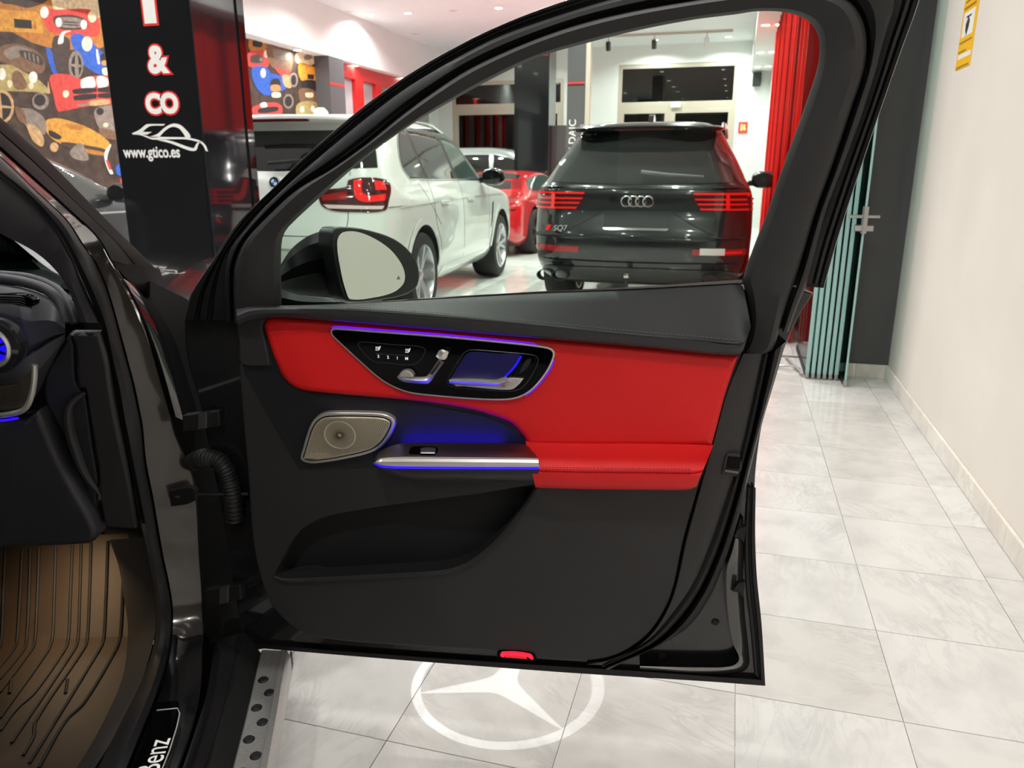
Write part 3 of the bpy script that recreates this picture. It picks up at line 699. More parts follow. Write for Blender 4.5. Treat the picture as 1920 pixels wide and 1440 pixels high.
def make_body(name, levels, paint, root, wheels, wr_, bow=.05, n=64, arch=1.16):
    rows = interp_levels(levels, n); V = []; Fc = []
    rings = [ring(*r, bow=bow) for r in rows]; m = len(rings[0])
    for r in rings: V += r
    for i in range(n - 1):
        for j in range(m):
            k = (j + 1) % m; Fc.append((i*m+j, i*m+k, (i+1)*m+k, (i+1)*m+j))
    half = m // 2
    # roof and floor caps as quad strips across the car
    for base in (0, (n - 1) * m):
        for j in range(half):
            a, b = base + j, base + j + 1
            c, d = base + (m - j) % m, base + (m - j - 1) % m
            q = []
            for v in (a, b, d, c):
                if v not in q: q.append(v)
            if len(q) > 2: Fc.append(tuple(q))
    body = mesh_obj(name, V, Fc, [paint, M_well], root, sharp=50)
    bvh = BVHTree.FromPolygons([Vector(v) for v in V], [tuple(f) for f in Fc])
    # wheel arches are cut out
    cutters = []
    hw = max(r[3] for r in rows)
    for wy in wheels:
        for s in (1, -1):
            VV = []; FF = []; N = 28
            for q in (hw * s * 1.1, (hw - .36) * s):
                for i in range(N): VV.append((q, wy + wr_ * arch * cos(2*pi*i/N), wr_ * 1.02 + wr_ * arch * sin(2*pi*i/N)))
            for i in range(N): FF.append((i, (i+1) % N, N + (i+1) % N, N + i))
            FF.append(tuple(range(N))); FF.append(tuple(range(N, 2 * N)))
            me = mesh_obj('cutter', VV, FF, M_well, root, smooth=False); cutters.append(me)
            me.data.materials.clear(); me.data.materials.append(M_well)
    for c in cutters:
        md = body.modifiers.new('arch', 'BOOLEAN'); md.object = c; md.operation = 'DIFFERENCE'; md.solver = 'EXACT'; md.material_mode = 'TRANSFER'
    dg = bpy.context.evaluated_depsgraph_get(); dg.update()
    me = bpy.data.meshes.new_from_object(body.evaluated_get(dg))
    body.modifiers.clear(); old = body.data; body.data = me; bpy.data.meshes.remove(old)
    me.set_sharp_from_angle(angle=radians(50))
    for c in cutters: bpy.data.objects.remove(c)
    return body, bvh
def decal(name, P, bvh, side, off, material, parent, cell=.06, depth=.012, n=4, smooth=True, corner=False):
    """a skin piece lying on the body; P in (x, z) for rear, (y, z) for left/right, (x, y) for top"""
    if not corner: P = catmull(P, n)
    bm = bmesh.new()
    if side == 'rear': to3 = lambda q: Vector((q[0], -2, q[1])); d = Vector((0, 1, 0))
    elif side == 'right': to3 = lambda q: Vector((3, q[0], q[1])); d = Vector((-1, 0, 0))
    elif side == 'left': to3 = lambda q: Vector((-3, q[0], q[1])); d = Vector((1, 0, 0))
    else: to3 = lambda q: Vector((q[0], q[1], 4)); d = Vector((0, 0, -1))
    vs = [bm.verts.new(to3(q)) for q in P]
    for t in tessellate_polygon([[Vector((q[0], q[1], 0)) for q in P]]):
        try: bm.faces.new([vs[k] for k in t])
        except ValueError: pass
    for _ in range(5):
        es = [e for e in bm.edges if e.calc_length() > cell]
        if not es: break
        bmesh.ops.subdivide_edges(bm, edges=es, cuts=1)
        bmesh.ops.triangulate(bm, faces=[f for f in bm.faces if len(f.verts) > 3])
    for v in bm.verts:
        h = bvh.ray_cast(v.co, d)
        if h[0] is None: h = bvh.find_nearest(v.co)
        nr = h[1] if h[1].dot(d) < 0 else -h[1]
        v.co = h[0] + nr * off
    bd = [e for e in bm.edges if len(e.link_faces) == 1]
    r = bmesh.ops.extrude_edge_only(bm, edges=bd)
    for v in [g for g in r['geom'] if isinstance(g, bmesh.types.BMVert)]: v.co += d * depth
    bm.verts.index_update()
    V = [v.co.copy() for v in bm.verts]; Fc = [tuple(v.index for v in f.verts) for f in bm.faces]
    bm.free()
    return mesh_obj(name, V, Fc, material, parent, sharp=40)
def gapline(P, bvh, side, parent, w=.006, name='panel_gap', m=None, off=.0015, n=4):
    L = catmull(P, n, False); A = []; B = []
    for i, q in enumerate(L):
        a = L[max(i - 1, 0)]; b = L[min(i + 1, len(L) - 1)]
        t = Vector((b[0] - a[0], b[1] - a[1])).normalized(); nn = Vector((-t.y, t.x)) * w / 2
        A.append((q[0] + nn.x, q[1] + nn.y)); B.append((q[0] - nn.x, q[1] - nn.y))
    return decal(name, A + B[::-1], bvh, side, off, m or M_gap, parent, cell=.2, depth=.004, corner=True)
wheel_cache = {}
def make_wheel(root, x, y, r, w, s, spokes=5, rimr=.66, key='a', rimmat=None):
    """s = +1: outer face to +x"""
    kk = (key, s)
    c = Vector((x, y, r))
    if kk in wheel_cache:
        src = wheel_cache[kk]; new = []
        t = src[0].copy(); col.objects.link(t); t.parent = root; t.location = c - ORG[root.name]
        for q in src[1:]:
            o = q.copy(); col.objects.link(o); o.parent = t
        return t
    R = r * rimr; hw = w / 2
    at = lambda sx, u, v: c + Vector((sx * s, u, v))
    t = lathe('wheel', [(R, -hw), (r * .93, -hw), (r * .985, -hw * .8), (r, -hw * .4), (r, hw * .4), (r * .985, hw * .8), (r * .93, hw), (R * 1.03, hw * 1.02), (R, hw * .9)], at, M_tyre, root, 40)
    rm = rimmat or M_rim
    parts = [t]
    parts.append(lathe('rim_barrel', [(R * 1.02, hw * 1.0), (R * .97, hw * 1.03), (R * .93, hw * .9), (R * .92, -hw), (R, -hw)], at, rm, t, 40))
    parts.append(lathe('brake_disc', [(.02, -.02), (R * .72, -.02), (R * .72, .0), (.02, .0)], at, M_steel, t, 28))
    V = []; Fc = []
    for k in range(spokes):
        for dlt in (-.16, .16):
            a0 = 2 * pi * k / spokes + dlt * .5; a1 = 2 * pi * k / spokes + dlt * 1.5
            i = len(V)
            for (rad, a, wd, z0, z1) in ((R * .16, a0, .030, hw * .35, hw * .75), (R * .6, (a0 + a1) / 2, .022, hw * .45, hw * .86), (R * .97, a1, .026, hw * .5, hw * .98)):
                ca, sa = cos(a), sin(a)
                for q, zz in ((-wd, z0), (wd, z0), (wd * .7, z1), (-wd * .7, z1)):
                    V.append(at(zz, rad * ca - q * sa, rad * sa + q * ca))
            for g in range(2):
                for q in range(4): Fc.append((i + g*4 + q, i + g*4 + (q+1) % 4, i + g*4 + 4 + (q+1) % 4, i + g*4 + 4 + q))
            Fc.append((i, i+1, i+2, i+3)); Fc.append((i+8, i+9, i+10, i+11))
    parts.append(mesh_obj('spokes', V, Fc, rm, t, sharp=30))
    parts.append(lathe('hub_cap', [(.001, hw * .3), (R * .2, hw * .3), (R * .2, hw * .72), (R * .14, hw * .8), (.001, hw * .8)], at, rm, t, 20))
    wheel_cache[kk] = parts
    return t
def wheels4(root, tr, ys, r, w, key, **kw):
    for y in ys:
        for s in (1, -1): make_wheel(root, tr * s, y, r, w, s, key=key, **kw)
def ellipsoid(name, c, r, material, parent, seg=16, p=2.0):
    V = []; Fc = []
    f = lambda t: (abs(t) ** (2 / p)) * (1 if t >= 0 else -1)
    for i in range(seg + 1):
        a = -pi/2 + pi * i / seg
        for j in range(seg * 2):
            b = pi * j / seg
            V.append((c[0] + r[0] * f(cos(a)) * f(cos(b)), c[1] + r[1] * f(cos(a)) * f(sin(b)), c[2] + r[2] * f(sin(a))))
    m = seg * 2
    for i in range(seg):
        for j in range(m): Fc.append((i*m+j, i*m+(j+1) % m, (i+1)*m+(j+1) % m, (i+1)*m+j))
    return mesh_obj(name, V, Fc, material, parent)
def side_mirror(root, x, y, z, s, paint, k=1.0):
    h = ellipsoid('side_mirror', (x + s * .13 * k, y, z), (.12 * k, .085 * k, .085 * k), paint, root, 12, 2.6)
    lathe('mirror_face', [(.001, 0), (.9, 0), (.9, .1), (.001, .1)], lambda q, u, v: Vector((x + s * .13 * k + u * .105 * k, y - .075 * k + q * .1 * k - .01, z + v * .072 * k)), M_carglass, h, 20)
    box('mirror_arm', (min(x - s * .02, x + s * .08), y - .03 * k, z - .06 * k), (max(x - s * .02, x + s * .08), y + .03 * k, z - .01 * k), paint, h)
    return h

# ------------------------------------------------------------------ white SUV
car = empty('white_suv', (-3.54, 5.46, 0), radians(3.2)); tag(car, 'white SUV with red tail lamps parked behind the door window', 'car')
P_wh = mat('white_car_paint', (226, 232, 226), .25, coat=1.0)
LV = [(.26,.30,4.45,.84,.3,.4),(.36,.10,4.72,.92,.34,.45),(.50,.02,4.85,.955,.36,.5),(.62,0,4.886,.965,.36,.55),(.78,.02,4.87,.967,.34,.55),(.95,.075,4.80,.962,.30,.55),(1.04,.10,4.55,.952,.28,.6),(1.10,.115,4.05,.938,.27,.6),(1.16,.125,3.60,.918,.27,.5),(1.24,.15,3.46,.885,.27,.4),(1.40,.245,3.20,.825,.26,.35),(1.55,.345,2.94,.765,.25,.32),(1.64,.40,2.74,.715,.25,.32),(1.70,.45,2.50,.645,.25,.35),(1.735,.55,2.2,.56,.3,.4),(1.752,.75,1.95,.42,.3,.3),(1.757,1.0,1.7,.2,.15,.15)]
body, bv = make_body('body', LV, P_wh, car, (.92, 3.86), .385)
wheels4(car, .815, (.92, 3.86), .385, .30, 'suv', rimr=.70)
# flared arch lips
for wy in (.92, 3.86):
    L = [(wy + .47 * cos(a), .39 + .47 * sin(a)) for a in [pi * (.02 + .96 * i / 20) for i in range(21)]]
    gapline(L, bv, 'right', car, .06, 'arch_flare', P_wh, .012, n=1)
decal('window_surround', [(.80,1.22,'c'),(.72,1.33),(.85,1.51),(1.00,1.615),(1.14,1.645),(2.05,1.68),(2.46,1.66),(2.76,1.55),(3.06,1.37),(3.31,1.18,'c')], bv, 'right', .0015, M_plast, car)
# side windows and chrome surround
decal('side_glass', [(.80,1.24,'c'),(.74,1.33),(.86,1.50),(1.00,1.60),(1.14,1.63,'c'),(1.20,1.22,'c')], bv, 'right', .003, M_carglass, car)
decal('side_glass', [(1.27,1.22,'c'),(1.21,1.63,'c'),(2.02,1.665,'c'),(2.12,1.20,'c')], bv, 'right', .003, M_carglass, car)
decal('side_glass', [(2.22,1.20,'c'),(2.10,1.665,'c'),(2.45,1.645),(2.75,1.54),(3.05,1.36),(3.28,1.19,'c')], bv, 'right', .003, mat('clear_car_glass', (60, 76, 72), .04, coat=.4), car)
gapline([(.79,1.225),(.71,1.33),(.84,1.52),(1.00,1.625),(1.14,1.65),(2.0,1.69),(2.46,1.67)], bv, 'right', car, .016, 'chrome_line', M_chrome, .005)
gapline([(.79,1.215),(1.5,1.205),(2.4,1.195),(3.3,1.18)], bv, 'right', car, .014, 'chrome_line', M_chrome, .005)
gapline([(1.235,1.2),(1.255,1.0),(1.30,.8),(1.42,.62),(1.44,.40)], bv, 'right', car)
gapline([(2.20,1.2),(2.21,.9),(2.22,.42)], bv, 'right', car)
gapline([(3.30,1.17),(3.28,.9),(3.24,.42)], bv, 'right', car)
gapline([(.95,1.2),(1.2,.97),(1.42,.8)], bv, 'right', car, .004)
gapline([(.05,1.0),(.5,1.01),(1.5,1.02),(3.0,1.03),(4.0,1.02)], bv, 'right', car, .02, 'shoulder_line', P_wh, .006)
for y in (1.46, 2.36):
    hb = box('door_handle', (.955, y, .985), (.985, y + .22, 1.015), P_wh, car, bev=.008)
decal('fuel_flap', [(.62,1.05),(.82,1.05),(.82,.9),(.62,.9)], bv, 'right', .002, P_wh, car)
decal('side_vent', [(3.42,.92,'c'),(3.48,.94,'c'),(3.42,.72,'c'),(3.34,.64,'c')], bv, 'right', .004, M_plast, car)
decal('sill_trim', [(1.5,.30,'c'),(3.25,.30,'c'),(3.25,.40,'c'),(1.5,.40,'c')], bv, 'right', .006, P_wh, car)
# rear: glass, spoiler, lamps, emblem
decal('rear_glass', [(-.80,1.31,'c'),(-.74,1.48),(-.66,1.60,'c'),(.66,1.60,'c'),(.74,1.48),(.80,1.31,'c'),(0,1.285)], bv, 'rear', .004, M_carglass, car)
sp = plate_uv('roof_spoiler', catmull([(-.66,.50),(-.70,.32),(-.5,.235),(0,.215),(.5,.235),(.70,.32),(.66,.50)], 6), lambda q, o: Vector((q[0], q[1], 1.655 + o + .02 * (1 - (q[0] / .7) ** 2))), [(0.02, 0), (0, .012), (.0, .03), (.03, .045)], P_wh, car)
box('brake_light', (-.28, .205, 1.662), (.28, .235, 1.678), M_taild, sp)
wp = tube('rear_wiper', [Vector((-.05, .135, 1.345)), Vector((.3, .14, 1.37))], .016, M_plast, car)
tl = decal('tail_lamp', [(.385,1.13),(.60,1.165),(.62,1.215),(.75,1.235),(.865,1.215),(.90,1.15),(.902,1.06),(.885,.985),(.7,.975),(.5,.985),(.40,1.03)], bv, 'rear', .008, M_taild, car, cell=.04)
decal('lamp_bar', [(.66,1.215,'c'),(.72,1.22,'c'),(.73,1.13),(.78,1.10),(.88,1.11,'c'),(.88,1.06,'c'),(.75,1.05),(.68,1.09)], bv, 'rear', .013, M_tailb, tl, cell=.03)
decal('lamp_bar', [(.40,1.10,'c'),(.61,1.135,'c'),(.61,1.07,'c'),(.41,1.06,'c')], bv, 'rear', .012, M_tail, tl, cell=.03)
decal('lamp_bar', [(.80,1.212,'c'),(.855,1.2,'c'),(.88,1.14,'c'),(.82,1.14,'c')], bv, 'rear', .012, M_tailb, tl, cell=.03)
decal('reverse_lens', [(.42,1.03,'c'),(.88,1.02,'c'),(.87,.995,'c'),(.46,1.0,'c')], bv, 'rear', .012, mat('clear_lens', (226, 205, 200), .1, coat=.5), tl, cell=.03)
tl2 = decal('tail_lamp', [(-.385,1.13),(-.60,1.165),(-.62,1.215),(-.75,1.235),(-.90,1.215),(-.945,1.15),(-.95,1.06),(-.92,.985),(-.7,.975),(-.5,.985),(-.40,1.03)], bv, 'rear', .008, M_taild, car, cell=.04)
decal('lamp_bar', [(-.40,1.10,'c'),(-.9,1.13,'c'),(-.9,1.07,'c'),(-.41,1.06,'c')], bv, 'rear', .012, M_tail, tl2, cell=.03)
gapline([(.62,1.28),(.625,1.0),(.62,.86),(.55,.80),(0,.79),(-.55,.80),(-.62,.86),(-.625,1.0),(-.62,1.28)], bv, 'rear', car)
gapline([(-.95,.70),(-.5,.715),(0,.715),(.5,.715),(.95,.70)], bv, 'rear', car, .05, 'bumper_step', P_wh, .02)
decal('lower_bumper', [(-.72,.36,'c'),(-.6,.5,'c'),(.6,.5,'c'),(.72,.36,'c')], bv, 'rear', .006, M_plast, car)
for x in (-.62, .62): decal('reflector', [(x-.16,.60,'c'),(x+.16,.60,'c'),(x+.16,.565,'c'),(x-.16,.565,'c')], bv, 'rear', .012, M_tail, car, cell=.04)
yb = bv.ray_cast(Vector((0, -2, 1.20)), Vector((0, 1, 0)))[0].y
em = lathe('round_emblem', [(.001, -.018), (.041, -.016), (.043, 0), (.001, 0)], lambda s, u, v: Vector((u, yb + s - .002, 1.20 + v)), M_black, car, 28)
lathe('emblem_ring', [(.038, -.021), (.043, -.019), (.043, -.01), (.038, -.01)], lambda s, u, v: Vector((u, yb + s - .002, 1.20 + v)), M_chrome, em, 28)
for k in range(4):
    P = [(0, 0)] + [(.026 * cos(pi/2 * k + pi/2 * i / 6), .026 * sin(pi/2 * k + pi/2 * i / 6)) for i in range(7)]
    prism('emblem_quarter', P, lambda q, d: Vector((q[0], yb - .019 - d, 1.20 + q[1])), 0, .003, mat('emblem_blue', (40, 110, 200), .3) if k % 2 == 0 else M_white, em)
side_mirror(car, .93, 3.05, 1.22, 1, mat('mirror_black', (16, 18, 18), .12, coat=.5), 1.1)
side_mirror(car, -.93, 3.05, 1.22, -1, MATS['mirror_black'], 1.1)
prism('roof_fin', [(0,0),(.22,0),(.19,.05),(.12,.075),(.05,.05)], lambda q, d: Vector((d, 1.15 - q[0], 1.752 + q[1])), -.03, .03, P_wh, car)
for s in (1, -1): tube('roof_rail', [Vector((s * .70, y, z)) for y, z in ((.65,1.66),(.75,1.715),(1.2,1.73),(2.0,1.72),(2.35,1.66))], .016, M_chrome, car)
decal('windscreen', [(-.6,2.75,'c'),(.6,2.75,'c'),(.78,3.38,'c'),(-.78,3.38,'c')], bv, 'top', .004, M_carglass, car, cell=.1)

# ------------------------------------------------------------------ black SUV
car = empty('black_suv', (-0.825, 6.86, 0), radians(-0.5)); tag(car, 'black SUV seen from behind with four chrome rings', 'car')
P_bk = mat('black_car_paint', (20, 23, 27), .2, coat=1.0)
LV = [(.27,.32,4.6,.84,.3,.4),(.38,.10,4.9,.93,.34,.45),(.50,.03,5.0,.965,.36,.5),(.64,0,5.07,.975,.36,.55),(.76,.015,5.06,.978,.34,.55),(.90,.06,5.0,.975,.32,.55),(1.0,.075,4.8,.97,.30,.6),(1.09,.08,4.4,.955,.28,.6),(1.16,.10,3.85,.925,.27,.5),(1.24,.16,3.62,.875,.27,.4),(1.38,.28,3.35,.80,.26,.35),(1.52,.40,3.08,.715,.25,.32),(1.62,.47,2.86,.655,.25,.32),(1.675,.50,2.62,.60,.25,.35),(1.71,.58,2.3,.52,.3,.4),(1.728,.8,2.0,.42,.3,.3),(1.735,1.05,1.7,.2,.15,.15)]
body, bv = make_body('body', LV, P_bk, car, (.98, 3.98), .385)
wheels4(car, .825, (.98, 3.98), .385, .30, 'suvb', rimr=.70)
decal('rear_glass', [(-.80,1.19,'c'),(-.72,1.42),(-.60,1.60),(-.4,1.615,'c'),(.4,1.615,'c'),(.60,1.60),(.72,1.42),(.80,1.19,'c'),(0,1.17)], bv, 'rear', .004, M_rearglass, car)
sp = plate_uv('roof_spoiler', catmull([(-.62,.62),(-.66,.42),(-.45,.335),(0,.32),(.45,.335),(.66,.42),(.62,.62)], 6), lambda q, o: Vector((q[0], q[1], 1.625 + o + .02 * (1 - (q[0] / .7) ** 2))), [(0.02, 0), (0, .012), (.0, .025), (.03, .04)], P_bk, car)
box('brake_light', (-.26, .312, 1.633), (.26, .335, 1.645), M_taild, sp)
decal('spoiler_shade', [(-.66,1.60,'c'),(-.4,1.625),(.4,1.625),(.66,1.60,'c'),(.5,1.53),(.25,1.545),(0,1.575),(-.25,1.545),(-.5,1.53)], bv, 'rear', .006, mat('spoiler_shade_black', (8, 9, 10), .1), car)  # black patch paints the spoiler's shade onto the rear glass
for s in (1, -1):
    tl = decal('tail_lamp', [(s*.455,1.105,'c'),(s*.7,1.115),(s*.93,1.115),(s*.972,1.08),(s*.972,.96,'c'),(s*.53,.955,'c'),(s*.475,1.05)], bv, 'rear', .008, M_taild, car, cell=.04)
    for z, x0, h in ((1.095,.47,.016),(1.05,.485,.014),(1.01,.51,.014),(.967,.535,.016)):
        decal('lamp_line', [(s*x0,z+h/2,'c'),(s*.962,z+h/2,'c'),(s*.962,z-h/2,'c'),(s*(x0+.01),z-h/2,'c')], bv, 'rear', .013, M_tailb, tl, cell=.06)
    decal('lamp_line', [(s*.74,1.10,'c'),(s*.77,1.10,'c'),(s*.78,.965,'c'),(s*.75,.965,'c')], bv, 'rear', .013, M_tailb, tl, cell=.06)
    fl = decal('bumper_lamp', [(s*.50,.635,'c'),(s*.93,.64,'c'),(s*.955,.585,'c'),(s*.50,.585,'c')], bv, 'rear', .010, M_tail, car, cell=.04)
    decal('lamp_lens', [(s*.62,.615,'c'),(s*.90,.62,'c'),(s*.90,.60,'c'),(s*.62,.60,'c')], bv, 'rear', .014, M_tailb if s > 0 else M_tail, fl, cell=.05)
    gapline([(s*.30,.94),(s*.62,.77),(s*.70,.755),(s*.9,.755)], bv, 'rear', car, .009)
    side_mirror(car, s * .95, 3.2, 1.18, s, P_bk, 1.2)
    tube('roof_rail', [Vector((s * .66, y, z)) for y, z in ((.72,1.64),(.8,1.70),(1.3,1.72),(2.1,1.71),(2.5,1.64))], .016, M_chrome, car)
    for x in (.66, .80):
        lathe('exhaust_tip', [(.052, -.10), (.060, -.10), (.060, .02), (.052, .02)], lambda q, u, v, x=x: Vector((s * x + u * 1.25, .06 + q, .375 + v * .85)), M_plast, car, 20)
decal('sticker', [(.56,.645,'c'),(.76,.645,'c'),(.76,.59,'c'),(.56,.59,'c')], bv, 'rear', .018, M_white, car, cell=.06)
pl_ = decal('plate_holder', [(-.29,.945,'c'),(.29,.945,'c'),(.28,.80,'c'),(-.28,.80,'c')], bv, 'rear', .004, mat('plate_black', (34, 35, 36), .45), car)
decal('plate_lip', [(-.29,.80,'c'),(.29,.80,'c'),(.27,.782,'c'),(-.27,.782,'c')], bv, 'rear', .02, M_chrome, pl_)
yb = bv.ray_cast(Vector((0, -2, 1.03)), Vector((0, 1, 0)))[0].y
for k in range(4):
    cx = -.0945 + .063 * k
    tube('emblem_ring', [Vector((cx + .044 * cos(2*pi*i/28), yb - .012, 1.03 + .044 * sin(2*pi*i/28))) for i in range(28)], .0068, M_chrome, car, 8, closed=True)
def sq_text(body, x, z, size, m, sh=.2):
    y0 = bv.ray_cast(Vector((x, -2, z)), Vector((0, 1, 0)))[0].y
    return text_mesh('model_badge', body, size, lambda u, v, o: Vector((x + u, y0 - .016 - o, z + v)), m, car, .004, shear=sh)
sq_text('SQ7', -.68, .79, .07, mat('badge_silver', (205, 205, 205), .3, metal=.2))
y0 = bv.ray_cast(Vector((-.79, -2, .79)), Vector((0, 1, 0)))[0].y
prism('badge_lozenge', [(-.825,.768),(-.79,.768),(-.765,.815),(-.80,.815)], lambda q, d: Vector((q[0], y0 - .012 - d, q[1])), -.02, .006, M_tailb, car)
gapline([(-.92,.73),(-.5,.715),(0,.71),(.5,.715),(.92,.73)], bv, 'rear', car, .03, 'bumper_step', P_bk, .02)
gapline([(-.95,.735),(0,.725),(.95,.735)], bv, 'rear', car, .008)
gapline([(-.9,1.145),(-.5,1.14),(0,1.14),(.5,1.14),(.9,1.145)], bv, 'rear', car, .018, 'tailgate_crease', P_bk, .012)
gapline([(-.88,.50),(0,.49),(.88,.50)], bv, 'rear', car, .03, 'bumper_step', P_bk, .018)
decal('diffuser', [(-.9,.32,'c'),(-.86,.43),(-.55,.45),(.55,.45),(.86,.43),(.9,.32,'c')], bv, 'rear', .012, mat('diffuser_grey', (58, 60, 60), .35, coat=.3), car)
th = lathe('tow_ball', [(.001,.03),(.025,.02),(.03,0),(.025,-.02),(.001,-.03)], lambda s, u, v: Vector((-.05 + u, -.06 + v, .40 + s)), M_chrome, car, 16)
box('tow_neck', (-.065, -.07, .26), (-.035, -.04, .385), M_plast, th)
tube('rear_wiper', [Vector((.02, .085, 1.275)), Vector((.25, .09, 1.255)), Vector((.55, .105, 1.24))], .016, mat('wiper_grey', (110, 114, 114), .4), car, rfun=lambda t: .02 - .012 * t)
prism('roof_fin', [(0,0),(.2,0),(.17,.05),(.12,.07),(.05,.05)], lambda q, d: Vector((d, 1.0 - q[0], 1.73 + q[1])), -.025, .025, P_bk, car)
decal('side_glass', [(.85,1.24,'c'),(1.0,1.50),(1.25,1.60),(2.4,1.63),(2.9,1.45),(3.4,1.2,'c')], bv, 'right', .003, mat('blue_reflection_glass', (22, 24, 60), .05, coat=.4), car)  # blue colour stands in for what this side's glass reflects
decal('side_glass', [(.85,1.24,'c'),(1.0,1.50),(1.25,1.60),(2.4,1.63),(2.9,1.45),(3.4,1.2,'c')], bv, 'left', .003, M_carglass, car)

# ------------------------------------------------------------------ red coupe with wing
car = empty('red_coupe', (-4.05, 11.3, 0), radians(-6)); tag(car, 'low red sports coupe with rear wing beyond the white car', 'car')
P_rd = mat('red_car_paint', (178, 18, 26), .2, coat=1.0)
LV = [(.14,.35,4.2,.78,.3,.4),(.26,.10,4.45,.90,.3,.45),(.42,.02,4.55,.925,.34,.55),(.58,0,4.56,.926,.36,.6),(.70,.04,4.4,.922,.36,.6),(.80,.10,4.1,.905,.36,.6),(.88,.30,3.6,.86,.36,.5),(.95,.62,3.25,.79,.36,.42),(1.06,1.0,2.98,.70,.34,.36),(1.16,1.34,2.72,.635,.32,.34),(1.23,1.62,2.5,.57,.3,.32),(1.265,1.82,2.3,.47,.28,.3),(1.283,2.0,2.15,.25,.06,.06)]
body, bv = make_body('body', LV, P_rd, car, (.95, 3.4), .345)
wheels4(car, .80, (.95, 3.4), .345, .30, 'coupe', rimr=.72, rimmat=mat('dark_rim', (40, 40, 42), .35, metal=.6))
decal('rear_glass', [(-.52,1.0,'c'),(-.42,1.2),(.42,1.2),(.52,1.0,'c')], bv, 'rear', .004, M_carglass, car)
decal('side_glass', [(1.05,.98,'c'),(1.35,1.12),(1.8,1.2),(2.25,1.19),(2.6,1.1),(2.95,.95,'c'),(2.0,.94)], bv, 'right', .004, mat('clear_car_glass', (0,0,0)), car)
decal('tail_strip', [(-.86,.72,'c'),(.86,.72,'c'),(.84,.685,'c'),(-.84,.685,'c')], bv, 'rear', .006, M_taild, car)
decal('side_intake', [(.58,.6,'c'),(.8,.62,'c'),(.72,.30,'c'),(.64,.34,'c')], bv, 'rear', .004, M_plast, car)
decal('diffuser', [(-.8,.17,'c'),(-.75,.33,'c'),(.75,.33,'c'),(.8,.17,'c')], bv, 'rear', .006, M_plast, car)
wg = box('rear_wing', (-.88, .02, 1.13), (.88, .34, 1.16), P_rd, car, bev=.01)
for s in (1, -1):
    box('end_plate', (s * .88 - .012, 0, 1.02), (s * .88 + .012, .38, 1.17), P_rd, wg, bev=.004)
    box('wing_stay', (s * .42 - .012, .15, .82), (s * .42 + .012, .27, 1.14), M_plast, wg, bev=.004)
side_mirror(car, .86, 2.75, 1.0, 1, P_rd, .9)
gapline([(2.95,.93),(2.9,.6),(2.75,.25)], bv, 'right', car); gapline([(1.55,.93),(1.5,.6),(1.6,.25)], bv, 'right', car)

# ------------------------------------------------------------------ silver car across the back, dark saloon by the mural
def plain_car(name, loc, rz, paint, LV, wb, r, label, sg, glassm):
    c = empty(name, loc, rz); tag(c, label, 'car')
    b, bv = make_body('body', LV, paint, c, wb, r)
    wheels4(c, max(q[3] for q in LV) - .14, wb, r, .26, name)
    for sd in ('right', 'left'):
        for P in sg: decal('side_glass', P, bv, sd, .004, glassm, c)
    return c, bv
LV = [(.24,.28,4.35,.80,.3,.4),(.40,.04,4.58,.89,.34,.5),(.60,0,4.62,.905,.36,.55),(.85,.06,4.5,.90,.32,.55),(.98,.12,4.1,.885,.3,.55),(1.06,.16,3.6,.865,.3,.5),(1.15,.24,3.35,.83,.3,.4),(1.35,.42,3.02,.77,.28,.36),(1.52,.6,2.7,.70,.28,.34),(1.62,.72,2.45,.63,.28,.34),(1.68,.95,2.1,.5,.3,.3),(1.70,1.2,1.8,.2,.1,.1)]
LV = [(z * 1.04, *r) for z, *r in LV]
c, bv = plain_car('silver_car', (-7.1, 17.1, 0), radians(-90), mat('silver_paint', (190, 196, 196), .22, coat=1.0, metal=.3), LV, (.85, 3.6), .34, 'silver car far back beside the night window, roof just showing', [[(.85,1.15,'c'),(1.0,1.45),(1.3,1.58),(1.95,1.6,'c'),(2.0,1.13,'c')],[(2.08,1.13,'c'),(2.05,1.6,'c'),(2.5,1.5),(3.05,1.2),(3.2,1.12,'c')]], M_carglass)
side_mirror(c, -.86, 2.95, 1.15, -1, MATS['silver_paint'], .9); side_mirror(c, .86, 2.95, 1.15, 1, MATS['silver_paint'], .9)
LV = [(.20,.30,4.45,.80,.3,.4),(.34,.05,4.66,.90,.34,.5),(.52,0,4.72,.92,.36,.55),(.72,.03,4.66,.92,.34,.55),(.86,.06,4.35,.91,.3,.6),(.93,.10,3.8,.895,.3,.5),(1.0,.45,3.45,.86,.3,.42),(1.1,.75,3.18,.81,.3,.38),(1.22,1.0,2.9,.75,.3,.35),(1.33,1.25,2.6,.68,.3,.34),(1.40,1.5,2.3,.58,.3,.3),(1.435,1.75,2.0,.35,.08,.08)]
LV = [(z * 1.07, *r) for z, *r in LV]
P_gr = mat('grey_car_paint', (58, 58, 64), .22, coat=1.0, metal=.3)
ang = radians(3)
c, bv = plain_car('grey_saloon', (-6.05, 2.75, .02), ang, P_gr, LV, (.9, 3.78), .33, 'dark grey car half hidden behind the black pillar before the mural', [[(.95,1.06,'c'),(1.1,1.20),(1.5,1.36),(1.95,1.40,'c'),(2.0,1.03,'c')],[(2.07,1.03,'c'),(2.03,1.40,'c'),(2.5,1.32),(2.9,1.16),(3.16,1.02,'c')]], mat('cabin_glass', (70, 76, 72), .04, coat=.4))
side_mirror(c, .88, 2.98, 1.08, 1, P_gr, 1.0)
gapline([(.95,.93),(2.0,.92),(3.2,.91)], bv, 'right', c, .016, 'chrome_line', M_chrome, .005)
gapline([(3.25,.9),(3.2,.6),(3.15,.25)], bv, 'right', c); gapline([(2.03,.92),(2.05,.6),(2.06,.25)], bv, 'right', c)
